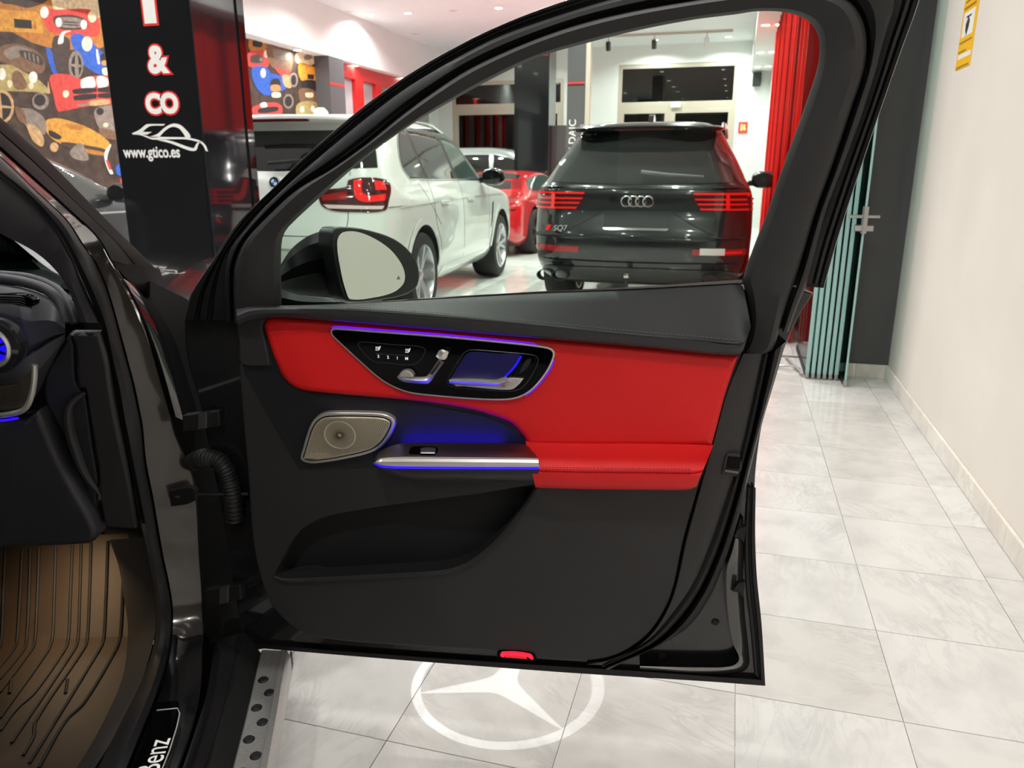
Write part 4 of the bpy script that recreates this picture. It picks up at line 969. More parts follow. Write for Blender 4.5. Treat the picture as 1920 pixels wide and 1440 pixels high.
# ================================================================== the near car with its open front door
M_paint = mat('near_black_paint', (13, 13, 15), .16, coat=1.0)
M_inner = mat('inner_black_paint', (24, 24, 26), .22, coat=.8)
M_pillarp = mat('pillar_paint_lit', (58, 54, 50), .2, coat=.6)  # the car's black, lightened to paint in the light the pillar reflects
M_trim = mat('soft_trim', (45, 44, 45), .55, bump=.25, bscale=1400, var=.04, vscale=30)
M_leather = mat('black_leather', (50, 50, 52), .48, bump=.3, bscale=1100)
M_redl = mat('red_leather', (232, 22, 24), .55, bump=.3, bscale=1100)
M_rubber = mat('seal_rubber', (24, 24, 26), .5)
M_rubberd = mat('dark_rubber', (12, 12, 13), .6)
M_piano = mat('piano_black', (5, 5, 7), .05, spec=.10)
M_silver = mat('satin_silver', (222, 219, 213), .32, metal=.7)
M_pgl = mat('pillar_gloss_trim', (7, 7, 8), .4, spec=.03)
M_silverd = mat('satin_dark_silver', (120, 116, 114), .34, metal=1.0)
M_blue = mat('ambient_blue', (30, 10, 255), .5, emit=(40, 8, 255), estr=1.6)
M_viol = mat('ambient_violet', (80, 20, 255), .5, emit=(88, 12, 255), estr=1.8)
M_pocket = mat('pocket_lining', (20, 20, 23), .75)
M_icon = mat('icon_white', (230, 230, 235), .5, emit=(230, 230, 240), estr=.5)

A0, B0 = pz(500, 1215, .33), pz(1434, 1285, .33)
U0 = (B0 - A0).normalized(); N0 = Vector((U0.y, -U0.x, 0))
LOW = Plane(A0, U0, N0)
BZ = 1.095
TILT = radians(9)
UP = Plane(Vector((A0.x, A0.y, BZ)), U0, N0 * cos(TILT) - Vector((0, 0, 1)) * sin(TILT))
lo3 = lambda q, off: LOW.pt(q[0], q[1], off)
up3 = lambda q, off: UP.pt(q[0], q[1], off)

CF = Vector((-.44, .898, 0)); CR = Vector((.898, .44, 0))          # forward and outward of the near car
glc = empty('open_door_suv', (A0.x - .6, A0.y + .6, 0), 0, local=False)
tag(glc, 'nearest black car with its front door open, red door panel inside', 'car')

# ------------------------------------------------------------------ door shell (the part) and its pieces
shell_px = [(358,548),(345,600),(352,680),(375,760),(395,860),(415,960),(430,1060),(446,1150),(462,1213,'c'),(733,1235),(1033,1258),(1434,1285,'c'),(1427,1167),(1418,1067),(1415,960),(1418,880),(1429,800),(1444,742),(1466,669),(1495,600),(1526,550,'c'),(1490,538,'c'),(900,560),(440,575),(392,505,'c')]
door = plate('car_door', LOW, shell_px, -.055, .05, M_inner, glc, r=.004, n=6)
door['label'] = 'open front door, black outside with red leather inside'
# outer skin lip: the dark double rim along the trailing edge and bottom
strip('door_lip', [(1402,914),(1396,1010),(1398,1100),(1408,1190),(1414,1262)], [(1417,914),(1416,1000),(1419,1080),(1428,1170),(1435,1286)], [(0,-.055),(.1,-.045),(.35,-.045),(.42,-.052),(.6,-.052),(.68,-.042),(1,-.044),(1,-.10)], lo3, M_rubberd, door)
strip('door_lip', [(470,1206),(733,1226),(1033,1246),(1200,1256),(1330,1266),(1425,1272)], [(470,1214),(733,1236),(1033,1259),(1200,1270),(1330,1278),(1435,1286)], [(0,-.055),(.2,-.044),(1,-.044),(1,-.10)], lo3, M_rubberd, door)
# inner flange of painted metal at the lower rear corner
strip('inner_flange', [(1386,975),(1372,1030),(1360,1070),(1362,1150),(1372,1205),(1385,1235),(1370,1248),(1310,1250),(1200,1248)], [(1394,970),(1396,1030),(1394,1090),(1398,1160),(1404,1215),(1404,1250),(1385,1262),(1310,1266),(1200,1258)], [(0,-.054),(.08,-.026),(.3,-.030),(.7,-.042),(1,-.056)], lo3, mat('flange_paint', (44, 43, 43), .2, coat=1.0), door, n=70)
for x, y in ((1341,1166),(1240,1230)): 
    c0 = LOW.pt(x, y, -.055)
    lathe('plug', [(.001,.004),(.006,.004),(.008,0),(.001,0)], lambda s, u, v, c0=c0: c0 + LOW.n * s + LOW.u * u + LOW.v * v, M_rubberd, door, 14)
for x, y in ((1388,998),(1386,1100)):
    c0 = LOW.pt(x, y, -.04); prism('clip', [(-.004,.014),(.008,.018),(.006,-.016),(-.002,-.006),(-.014,-.004)], lambda q, d, c0=c0: c0 + LOW.u * q[0] + LOW.v * q[1] + LOW.n * d, 0, .012, M_rubberd, door)

# ------------------------------------------------------------------ upper frame
G = [(528,574),(527,500),(528,456),(533,437),(545,421),(607,364),(690,292),(765,238),(840,193),(920,149),(1007,108),(1103,80),(1200,56),(1300,37),(1380,27),(1422,21),(1478,24),(1515,39),(1533,62),(1537,90),(1533,125),(1515,183),(1464,323),(1436,405),(1418,450),(1392,527),(1399,548),(1407,582),(1409,612),(1401,645),(1390,662)]
K = [(440,606),(438,510),(446,478),(462,448),(505,402),(556,356),(620,318),(690,268),(755,215),(815,171),(880,129),(980,83),(1077,48),(1186,21),(1296,2),(1400,-12),(1500,-16),(1560,-10),(1595,5),(1617,38),(1625,78),(1620,130),(1596,204),(1558,318),(1530,395),(1498,502),(1475,569),(1460,620),(1454,645),(1446,660),(1438,663)]
strip('window_frame_trim', G, K, [(0,-.030),(.03,-.012),(.16,.004),(.45,.010),(.78,.016),(.93,.012),(1,.0),(1,-.02)], up3, M_trim, door, n=150)
K1 = [(436,606),(433,510),(441,476),(458,444),(500,398),(552,351),(616,312),(686,262),(752,208),(812,164),(878,122),(978,76),(1075,41),(1185,14),(1296,-5),(1400,-19),(1500,-24),(1564,-18),(1601,0),(1623,35),(1631,78),(1626,131),(1602,206),(1564,320),(1536,397),(1504,504),(1481,571),(1466,622)]
S = [(421,600),(422,510),(432,466),(456,434),(492,392),(535,350),(584,306),(682,224),(750,172),(800,140),(880,95),(940,66),(1033,33),(1140,0),(1250,-26),(1400,-46),(1540,-50),(1620,-46),(1665,-25),(1680,0),(1655,87),(1644,130),(1617,215),(1578,321),(1550,396),(1517,520),(1494,577),(1478,622)]
strip('frame_seal', K1, S, [(0,-.03),(.05,-.004),(.3,.004),(.7,.002),(.95,-.004),(1,-.03)], up3, M_rubber, door, n=130)
O = [(344,600),(360,548),(400,487),(440,425),(478,385),(515,350),(567,298),(667,211),(735,160),(790,124),(850,90),(920,55),(1000,22),(1070,-2),(1200,-40),(1400,-70),(1560,-80),(1680,-80),(1735,-60),(1724,0),(1690,95),(1676,135),(1638,245),(1588,394),(1566,465),(1545,540)]
S2 = [(423,600),(424,510),(433,470),(457,437),(494,394),(537,352),(586,308),(684,226),(752,174),(802,142),(882,97),(942,68),(1035,35),(1142,2),(1252,-24),(1400,-44),(1540,-48),(1618,-44),(1662,-24),(1676,3),(1652,89),(1641,131),(1614,216),(1575,322),(1552,390),(1528,465),(1512,530)]
strip('outer_frame', S2, O, [(0,-.034),(.02,-.022),(.3,-.020),(.34,-.032),(.42,-.032),(.46,-.020),(.62,-.020),(.66,-.03),(.72,-.03),(.76,-.014),(.97,-.012),(1,-.02),(1,-.06)], up3, mat('frame_black', (24, 24, 26), .35, coat=.1), door, n=130)
Gc = [(x, y) for x, y in G[:26]]
strip('frame_core', [(528,590)] + Gc[1:] , [(350,600)] + O[1:], [(.10,-.040),(.99,-.040),(.99,-.062),(.10,-.062)], up3, M_rubberd, door, n=140, closed=True)
plate('window_glass', UP, [(528,574,'c'),(520,500),(522,445),(540,412),(607,355),(690,283),(840,184),(1007,98),(1200,46),(1380,18),(1480,14),(1522,32),(1543,62),(1546,100),(1525,185),(1474,325),(1446,407),(1396,530,'c'),(1000,552),(700,567)], -.032, .004, glass_mat('door_glass', (238, 247, 242), 0, .45), door, r=0, n=5)
strip('glass_run', [(528,573),(700,566),(1000,547),(1200,537),(1392,524)], [(528,577),(700,570),(1000,551),(1200,541),(1392,530)], [(0,-.038),(0,-.027),(1,-.027),(1,-.038)], up3, M_silverd, door, n=40)

# ------------------------------------------------------------------ lower panel with map pocket
pocket = [(518,1076),(527,1053),(550,1010),(573,987),(613,968),(667,957),(767,942),(900,925),(985,911),(1000,912),(985,940),(947,990),(907,1030),(867,1057),(827,1068),(733,1074),(633,1080),(535,1084)]
lowp = [(447,690,'c'),(456,800),(465,900),(473,1013),(487,1080),(510,1137),(550,1177),(600,1197),(733,1210),(933,1223),(1010,1236),(1100,1240),(1153,1230),(1200,1203),(1233,1167),(1260,1113),(1283,1010),(1308,923),(1330,850),(1392,664,'c'),(1200,640,'c'),(800,610,'c'),(480,590,'c')]
plate('lower_panel', LOW, lowp, 0.0, .05, M_trim, door, r=.005, n=6, holes=[pocket], hole_depth=.045)
plate('map_pocket', LOW, [(505,1090,'c'),(500,1000),(560,950),(1020,895,'c'),(1000,960),(900,1060),(800,1085)], -.040, .004, M_pocket, door, r=0, n=4)
strip('pocket_lip', [(517,1078),(528,1081),(633,1077),(733,1071),(827,1065),(867,1054),(907,1027),(947,987),(985,937),(1000,914)], [(514,1084),(530,1092),(633,1089),(733,1084),(830,1078),(874,1066),(916,1038),(956,996),(994,946),(1010,916)], [(0,-.004),(.3,.010),(.7,.012),(1,-.002)], lo3, M_trim, door, n=60)
plate('pocket_mat', LOW, [(520,1080,'c'),(540,1071),(575,1064),(605,1067),(640,1079,'c'),(570,1083)], -.028, .01, mat('pocket_felt', (36, 36, 38), .8), door, r=0)
# recessed dark field above the armrest
plate('recess_field', LOW, [(470,600),(560,726),(640,742),(760,752),(850,768),(915,782),(960,806),(1000,840),(1010,870,'c'),(720,876,'c'),(560,880,'c'),(458,700,'c')], .002, .006, mat('recess_trim', (28, 28, 32), .55, bump=.25, bscale=1400), door, r=.001)
# edge trim along the rear of the panel
strip('edge_trim', [(1392,663),(1360,740),(1340,812),(1312,912),(1286,1010),(1263,1113),(1236,1170),(1203,1207),(1155,1235),(1100,1246)], [(1432,663),(1416,740),(1399,817),(1381,884),(1362,940),(1338,1010),(1304,1090),(1262,1150),(1215,1200),(1130,1247)], [(0,-.05),(0,-.004),(.05,.003),(.6,.002),(.9,-.004),(1,-.012),(1,-.05)], lo3, M_trim, door, n=80)
strip('edge_bead', [(1432,663),(1416,740),(1399,817),(1381,884),(1362,940),(1338,1010),(1304,1090),(1262,1150),(1215,1200),(1130,1247)], [(1441,663),(1425,740),(1408,817),(1390,884),(1375,940),(1348,1025),(1314,1102),(1272,1162),(1222,1208),(1130,1251)], [(0,-.05),(0,-.012),(.5,-.004),(.8,-.010),(1,-.016),(1,-.05)], lo3, M_trim, door, n=80)
strip('door_seal', [(1446,663),(1430,742),(1413,818),(1396,884),(1381,940),(1354,1026),(1320,1104),(1279,1164),(1228,1212),(1132,1253)], [(1474,640),(1453,713),(1430,790),(1412,860),(1397,922),(1383,978),(1358,1055),(1330,1122),(1282,1183),(1140,1256)], [(0,-.05),(0,-.022),(.3,-.006),(.7,-.006),(1,-.024),(1,-.055)], lo3, M_rubber, door, n=80)
lt = plate('latch_pocket', LOW, [(1353,890,'c'),(1360,858),(1366,850),(1388,852,'c'),(1391,880,'c'),(1381,894,'c'),(1372,892)], .006, .02, M_trim, door, r=.002)
plate('latch_recess', LOW, [(1362,878,'c'),(1365,856,'c'),(1389,858,'c'),(1387,880,'c')], .0075, .01, M_piano, door, r=.001)
plate('latch_catch', LOW, [(1359,880,'c'),(1386,884,'c'),(1384,889,'c'),(1358,885,'c')], .010, .01, M_silverd, door, r=.001)
# red warning lamp in the lower edge
wl_ = plate('lamp_surround', LOW, [(932,1226),(938,1221),(998,1226),(1006,1237),(1000,1240,'c'),(932,1233,'c')], .004, .02, M_piano, door, r=.001)
plate('warning_lamp', LOW, [(938,1230),(942,1223),(994,1227),(1000,1236),(996,1237,'c'),(988,1232),(950,1229),(944,1233,'c')], .0065, .008, mat('red_lamp', (220, 10, 30), .2, emit=(255, 20, 44), estr=2.2), door, r=.001)
plate('warning_lens', LOW, [(946,1233,'c'),(952,1229),(985,1231),(988,1236,'c')], .0060, .008, mat('red_lamp_dim', (150, 14, 24), .2, emit=(220, 30, 40), estr=.8), door, r=.001)

# ------------------------------------------------------------------ belt trim with stitching
BT_top = [(442,572),(470,569),(528,573),(700,567),(1000,549),(1200,540),(1340,531),(1380,529),(1393,535)]
BT_mid = [(444,590),(470,580),(528,578),(660,578),(940,600),(1202,626),(1300,634),(1392,643),(1408,612)]
BT_bot = [(446,612),(470,602),(520,595),(620,602),(800,617),(1000,634),(1200,651),(1384,667),(1394,656)]
strip('belt_trim', BT_top, BT_mid, [(0,-.05),(0,-.036),(.05,-.022),(.3,-.004),(.7,.022),(.9,.034),(1,.040)], lo3, M_leather, door, n=90)
strip('belt_trim_lower', BT_mid, BT_bot, [(0,.040),(.12,.0445),(.5,.045),(.85,.040),(1,.026),(1,-.02)], lo3, M_leather, door, n=90)
plate('front_cover', LOW, [(443,600,'c'),(448,640),(453,682),(506,686,'c'),(500,650),(491,612),(500,597,'c'),(470,595)], .012, .03, M_leather, door, r=.003)
gp = resample(catmull([(455,684),(480,685),(507,687)], 4, False), 12)
# stitches: fine thread along the seam
def stitches(name, line, off, m, ln=.0045, gap=.0022, w=.0006):
    pts = [LOW.pt(x, y, off) for x, y in catmull(line, 8, False)]
    L = [0]
    for a, b in zip(pts, pts[1:]): L.append(L[-1] + (b - a).length)
    V = []; Fc = []; s = 0; j = 0
    def at(s):
        for j in range(len(L) - 1):
            if L[j + 1] >= s: return pts[j].lerp(pts[j + 1], (s - L[j]) / (L[j + 1] - L[j] + 1e-9))
        return pts[-1]
    while s + ln < L[-1]:
        a, b = at(s), at(s + ln); i = len(V)
        for p_ in (a, b):
            V += [p_ + LOW.v * w, p_ - LOW.v * w, p_ - LOW.v * w * .6 + LOW.n * .0009, p_ + LOW.v * w * .6 + LOW.n * .0009]
        Fc += [(i, i+1, i+2, i+3), (i+4, i+7, i+6, i+5)] + [(i+q, i+(q+1) % 4, i+4+(q+1) % 4, i+4+q) for q in range(4)]
        s += ln + gap
    o = mesh_obj(name, V, Fc, m, door, smooth=False); o['kind'] = 'stuff'
    return o
stitches('stitching', [(650,574),(940,596.5),(1202,622.5),(1300,630.5),(1390,638.5)], .0385, mat('grey_thread', (104, 104, 104), .7))
strip('seam', [(560,578),(660,580.5),(940,602.5),(1202,628.5),(1300,636.5),(1391,645.5)], [(560,579.5),(660,582),(940,604.5),(1202,630.5),(1300,638.5),(1391,647.5)], [(0,.038),(0,.0438),(1,.0455),(1,.038)], lo3, M_rubberd, door, n=60)

# ------------------------------------------------------------------ red leather insert and armrest
redp = [(494,603),(503,597),(530,597),(620,603),(800,618),(1000,635),(1200,652),(1386,668,'c'),(1362,740),(1345,805),(1336,838,'c'),(1100,838,'c'),(992,838,'c'),(962,800),(930,785),(880,770),(800,757),(700,747),(600,738),(556,731),(530,712),(514,680),(500,640),(492,615)]
plate('red_insert', LOW, redp, .016, .03, M_redl, door, crown=(.012, .012), n=6)
AT = [(976,822),(1000,828),(1100,830),(1200,830),(1300,832),(1340,822)]
AB = [(1004,914),(1030,915),(1100,917),(1200,918),(1290,918),(1306,912)]
AT2 = [(985,826),(1000,828),(1100,830),(1200,830),(1300,832),(1338,834)]
strip('armrest_pad', AT2, AB, [(0,.004),(.02,.018),(.15,.030),(.30,.050),(.45,.066),(.58,.074),(.62,.0745),(.64,.072),(.66,.0745),(.72,.076),(.9,.072),(.97,.064),(1,.050),(1,-.002)], lo3, M_redl, door, n=50)
stitches('armrest_stitching', [(1016,876),(1100,877.5),(1200,878.5),(1300,880)], .0755, mat('red_thread', (120, 12, 14), .7), .004, .002)
stitches('armrest_stitching', [(1016,884.5),(1100,886),(1200,887),(1300,888.5)], .076, MATS['red_thread'], .004, .002)

# ------------------------------------------------------------------ grip with window switch
gt = [(702,862),(708,851),(722,841),(745,833),(770,830.5),(850,830.5),(982,833),(1000,846)]
gm = [(704,866),(712,860),(725,858),(745,857),(770,856.5),(850,857),(982,858.5),(1009,859)]
gb = [(700,868),(712,872),(730,874),(750,874.5),(780,875),(850,875.5),(982,876),(1011,876)]
gl = [(701,870),(712,875.5),(730,878),(750,878.5),(780,879),(850,879.5),(982,880),(1011,880)]
gu = [(703,873),(720,884),(742,895),(765,900),(800,901.5),(850,902.5),(970,904.5),(1004,906)]
strip('grip_top', gt, gm, [(0,.030),(.1,.034),(.5,.052),(.85,.070),(1,.076)], lo3, M_silverd, door, n=60)
strip('grip_bar', gm, gb, [(0,.076),(.2,.082),(.5,.085),(.8,.083),(1,.078)], lo3, M_silver, door, n=60)
strip('ambient_strip', gb, gl, [(0,.070),(0,.0765),(.5,.078),(1,.0765),(1,.07)], lo3, M_blue, door, n=60)
strip('grip_base', gl, gu, [(0,.0755),(.3,.076),(.7,.070),(.95,.055),(1,.045),(1,0)], lo3, mat('grip_plastic', (40, 41, 44), .45), door, n=60)
strip('ambient_strip', [(752,833),(770,831.6),(850,831.6),(940,833)], [(752,833.6),(770,832.2),(850,832.2),(940,833.6)], [(0,.008),(0,.027),(1,.027),(1,.008)], lo3, mat('ambient_blue_hidden', (30, 10, 255), .5, emit=(40, 6, 255), estr=7), door, n=30)
def tilt3(q, off):
    t = (q[1] - 831) / 26.0
    return LOW.pt(q[0], q[1], .034 + .040 * t + off)
sw = strip('switch_well', [(766,848),(772,838),(790,836.5),(815,837),(821,840)], [(768,851),(776,851.5),(792,851.5),(812,851.5),(820,847)], [(0,0),(0,.0035),(1,.0035),(1,0)], tilt3, M_piano, door, n=24)
strip('window_switch', [(789,840),(800,838),(817,839)], [(788,851),(800,851.5),(816,851)], [(0,.002),(.1,.007),(.7,.010),(.8,.009),(1,.003)], tilt3, mat('switch_grey', (60, 60, 66), .4), door, n=16)
strip('switch_edge', [(789,848),(800,848),(815,848.2)], [(788.5,850),(800,850.4),(815,850.4)], [(0,.008),(0,.0105),(1,.0085),(1,.006)], tilt3, M_silver, door, n=12)

# ------------------------------------------------------------------ control panel
cpan = [(619,622),(622,616.5),(632,615),(700,620),(825,629.5),(950,641),(1012,648),(1033,653),(1040,662),(1037,677),(1025,700),(1000,730),(976,745),(950,750.5),(900,750),(825,744.5),(770,738),(740,728),(712,712),(675,680),(637,645),(622,630)]
plate('panel_bezel', LOW, cpan, .024, .02, M_silver, door, r=.0018, n=8)
C = catmull(cpan, 8); cx = sum(p[0] for p in C) / len(C); cy = sum(p[1] for p in C) / len(C)
Pin = inset([LOW.uv(LOW.pt(x, y, .024)) for x, y in C], .0034)
plate_uv('control_panel', Pin, LOW.at, [(0,.012),(0,.0245),(.001,.0256)], M_piano, door)
strip('ambient_strip', [(622,613.2),(632,611),(700,616),(825,625.5),(950,637.5),(1000,643)], [(622,616),(632,614.5),(700,619.5),(825,629),(950,640.5),(1008,646.5)], [(0,.012),(0,.0185),(1,.0215),(1,.012)], lo3, M_viol, door, n=60)
strip('ambient_strip', [(1040,676),(1029,699),(1004,729),(986,743)], [(1038,675.5),(1027,698.5),(1002,728.5),(984,742)], [(0,.012),(0,.018),(1,.019),(1,.012)], lo3, mat('ambient_violet_dim', (60, 16, 220), .5, emit=(78, 16, 255), estr=1.2), door, n=30)
def uvp(x, y): return LOW.uv(LOW.pt(x, y, .0256))
def cp_line(P, name, m, w=.0006, off=.0258, closed=True):
    L = [LOW.pt(x, y, off) for x, y in catmull(P, 6, closed)]
    return tube(name, L, w, m, door, 6, closed=closed)
M_line = mat('engraved_line', (52, 52, 58), .4)
cp_line([(671,646),(674,642),(690,642),(740,646.5),(785,649.5),(797,655),(795,664),(785,678),(770,684),(730,681),(702,678),(685,665)], 'button_outline', M_line)
cp_line([(705,663),(735,665),(768,667)], 'button_divider', M_line, closed=False)
# seat icons and memory numbers, drawn in the panel's own axes
def cp_shape(P, c, name='seat_icon'):
    return prism(name, [uvp(c[0] + x, c[1] + y) for x, y in P], LOW.at, .0256, .0260, M_icon, door)
for c in ((708,654),(764,658)):
    cp_shape([(-4,3),(2,3),(4,1),(6,-5),(4,-5),(2,0),(1,1.5),(-4,1.5)], c)
    for dx in (-3.5, -1.2, 1): cp_shape([(dx,-4),(dx+1.2,-4),(dx+1.2,0),(dx,0)], c)
def cp_text(t, x, y, s):
    u, v = uvp(x, y)
    return text_mesh('memory_number', t, s, lambda a, b, o: LOW.at((u + a, v + b), .0256 + o * .3), M_icon, door, .0004, offset=.0002)
for t, x, y in (('3',709.5,668.5),('2',727.5,670),('1',745,671.5),('M',762.5,672.5)): cp_text(t, x, y, .0075)
# seat shaped switch
strip('seat_switch_base', [(745,705),(752,703),(775,706),(797,706),(803,702),(812,690),(822,675)], [(746,711),(756,716),(775,718.5),(800,720),(808,716),(818,700),(834,678)], [(0,.024),(.0,.029),(.2,.033),(.55,.036),(.8,.032),(1,.028),(1,.024)], lo3, M_silver, door, n=40)
plate('seat_switch_cushion', LOW, [(747,707),(750,699),(757,695),(768,696),(775,704),(774,708,'c'),(760,708)], .040, .016, M_silver, door, r=.003, n=6)
strip('seat_switch_back', [(817,668),(823,657),(830,655)], [(824,675),(836,674),(842,660)], [(0,.024),(.05,.036),(.5,.040),(.95,.036),(1,.024)], lo3, M_silver, door, n=14)
strip('seat_switch_stem', [(805,700),(813,690),(822,677)], [(815,706),(823,695),(834,679)], [(0,.028),(.1,.035),(.5,.037),(.9,.034),(1,.028)], lo3, M_silverd, door, n=14)
# inner handle
rec = [(838,716),(846,698),(862,672),(872,660),(884,656),(930,659),(987,664),(1005,668),(1009,676),(1002,694),(988,717),(975,729),(958,733),(900,730),(850,726),(841,722)]
cp_line(rec, 'recess_rim', mat('rim_dark', (40, 40, 46), .25), .0011, .0262)
plate('handle_recess', LOW, [(845,712),(852,698),(866,676),(876,663),(890,660),(930,663),(978,667),(960,692),(940,711),(900,713),(860,713)], .0262, .004, mat('recess_blue_lit', (13, 10, 44), .4, emit=(26, 8, 200), estr=.05), door, r=.0004)  # blue colour and faint glow paint the ambient light inside the recess
strip('ambient_strip', [(975,668),(962,688),(945,706)], [(979,668),(967,688),(950,706)], [(0,.026),(0,.0272),(1,.0272),(1,.026)], lo3, mat('ambient_blue_soft', (30, 10, 255), .5, emit=(30, 8, 255), estr=.6), door, n=12)
strip('door_handle', [(842,711),(850,709),(900,709.5),(930,711),(940,708),(950,706)], [(842,719),(852,720.5),(900,723),(930,725),(946,722),(955,718)], [(0,.026),(0,.040),(.15,.045),(.5,.046),(.85,.042),(1,.032)], lo3, M_silver, door, n=30)
plate('handle_plate', LOW, [(944,724,'c'),(952,710),(982,710,'c'),(972,722),(958,731),(900,728),(846,722,'c'),(900,722)], .034, .012, M_silver, door, r=.002)
plate('lock_button', LOW, [(958,707,'c'),(976,674),(984,668),(1002,670),(1006,676),(996,694),(988,708,'c')], .030, .008, M_piano, door, r=.002)
plate('lock_mark', LOW, [(974,700),(986,676),(996,673),(988,690)], .0308, .002, mat('lock_dark', (34, 34, 36), .3), door, r=.0004)

# ------------------------------------------------------------------ speaker
spk = [(562,860),(566,842),(578,803),(588,786),(602,776),(620,773),(697,773.5),(724,777),(739,787),(739,802),(722,832),(700,848),(650,861),(592,870),(571,868)]
plate('speaker_bezel', LOW, spk, .014, .02, M_silver, door, crown=(.004, .005), n=8)
SP = [LOW.uv(LOW.pt(x, y, .014)) for x, y in catmull(spk, 8)]
plate_uv('speaker_gap', inset(SP, .0065), LOW.at, [(0,.008),(0,.0148)], M_rubberd, door)
M_grille = mat('speaker_mesh_metal', (206, 194, 168), .4, metal=.5)
sg = plate_uv('speaker_grille', inset(SP, .0088), LOW.at, [(0,.008),(0,.016),(.0015,.0172)], M_grille, door)
sc = LOW.uv(LOW.pt(637, 816, .0172)); R0 = .0295
ringpts = [LOW.at((sc[0] + R0 * cos(2*pi*i/48), sc[1] + R0 * .9 * sin(2*pi*i/48)), .0174) for i in range(48)]
tube('speaker_ring', ringpts, .0011, M_silver, door, 8, closed=True)
# raised dots of the perforated mesh and the spiral ribs of its centre
V = []; Fc = []
GI = inset(SP, .0125)
def inside(P, x, y):
    c = False; j = len(P) - 1
    for i in range(len(P)):
        if (P[i][1] > y) != (P[j][1] > y) and x < (P[j][0] - P[i][0]) * (y - P[i][1]) / (P[j][1] - P[i][1]) + P[i][0]: c = not c
        j = i
    return c
logo_px = [LOW.uv(LOW.pt(x, y, .0172)) for x, y in ((574,864),(576,850),(612,848),(624,855),(640,853),(640,866))]
for kr in range(1, 34):
    rr = R0 + .0012 + kr * .0024
    nn = 72
    for i in range(nn):
        a = 2*pi*i/nn + kr * .045
        x, y = sc[0] + rr * cos(a), sc[1] + rr * .9 * sin(a)
        if not inside(GI, x, y) or inside(logo_px, x, y): continue
        q = len(V); d1, d2 = .00085, .00085 + rr * .006
        ca, sa = cos(a), sin(a)
        for u_, v_ in ((d1, 0), (0, d2), (-d1, 0), (0, -d2)): V.append(LOW.at((x + u_ * ca - v_ * sa, y + u_ * sa + v_ * ca), .0174))
        Fc.append((q, q+1, q+2, q+3))
o = mesh_obj('mesh_holes', V, Fc, mat('mesh_hole_dark', (34, 29, 22), .6), door, smooth=False); o['kind'] = 'stuff'
V = []; Fc = []
for k in range(26):
    a0 = 2*pi*k/26; q = len(V); N = 9
    for i in range(N):
        t = i / (N - 1); rr = R0 * (.14 + .82 * t); a = a0 + 1.5 * (1 - t)
        for w_ in (-.0005, .0005):
            V.append(LOW.at((sc[0] + rr * cos(a) - w_ * sin(a), sc[1] + .9 * (rr * sin(a) + w_ * cos(a))), .0177))
    for i in range(N - 1): Fc.append((q + 2*i, q + 2*i + 1, q + 2*i + 3, q + 2*i + 2))
o = mesh_obj('spiral_grooves', V, Fc, mat('groove_dark', (84, 76, 64), .4, metal=.6), door, smooth=False); o['kind'] = 'stuff'

# ------------------------------------------------------------------ outside mirror on the door
mn = (R_ * .71 - F_ * .70 + U_ * .02).normalized()
MP = Plane(pY(700, 500, 1.66), Vector((mn.y, -mn.x, 0)) * -1, mn)
if MP.u.dot(R_) < 0: MP.u = -MP.u
mo = [(632,455),(640,437),(667,434),(700,446),(730,466),(750,490),(759,512),(757,531),(740,547),(707,557),(657,561),(648,545),(638,505)]
bo = [(622,440),(630,427),(660,426),(693,431),(740,447),(773,474),(787,505),(784,537),(762,553),(715,563),(657,567),(640,552),(628,500)]
mh = plate('mirror_bezel', MP, bo, 0, .05, mat('mirror_bezel_black', (22, 23, 25), .35), door, crown=(.006, .008))
plate('mirror_glass', MP, mo, .0035, .004, mat('mirror_silver', (236, 236, 232), .0, metal=1.0), door, r=.0006)
plate('mirror_mark', MP, [(744,524,'c'),(751,524,'c'),(747.5,517,'c')], .0042, .0006, mat('mirror_mark', (140, 140, 136), .5), door, r=0)
capA = [(524,500),(545,468),(575,444),(600,434),(622,429)]
capB = [(526,548),(560,553),(590,556),(615,558),(640,560)]
strip('mirror_cap', capA, capB, [(0,-.05),(.02,.0),(.15,.035),(.4,.055),(.62,.052),(.66,.046),(.85,.03),(1,.0),(1,-.05)], lambda q, off: MP.pt(q[0], q[1], off - .095), M_pgl, door, n=30)
strip('mirror_foot', [(527,543),(560,553),(600,558),(640,562)], [(527,580),(560,582),(600,580),(650,572)], [(0,-.03),(.0,.02),(.4,.03),(1,.02),(1,-.03)], lambda q, off: pY(q[0], q[1], 1.52 - off), mat('mirror_foot_black', (30, 31, 33), .4), door, n=20)

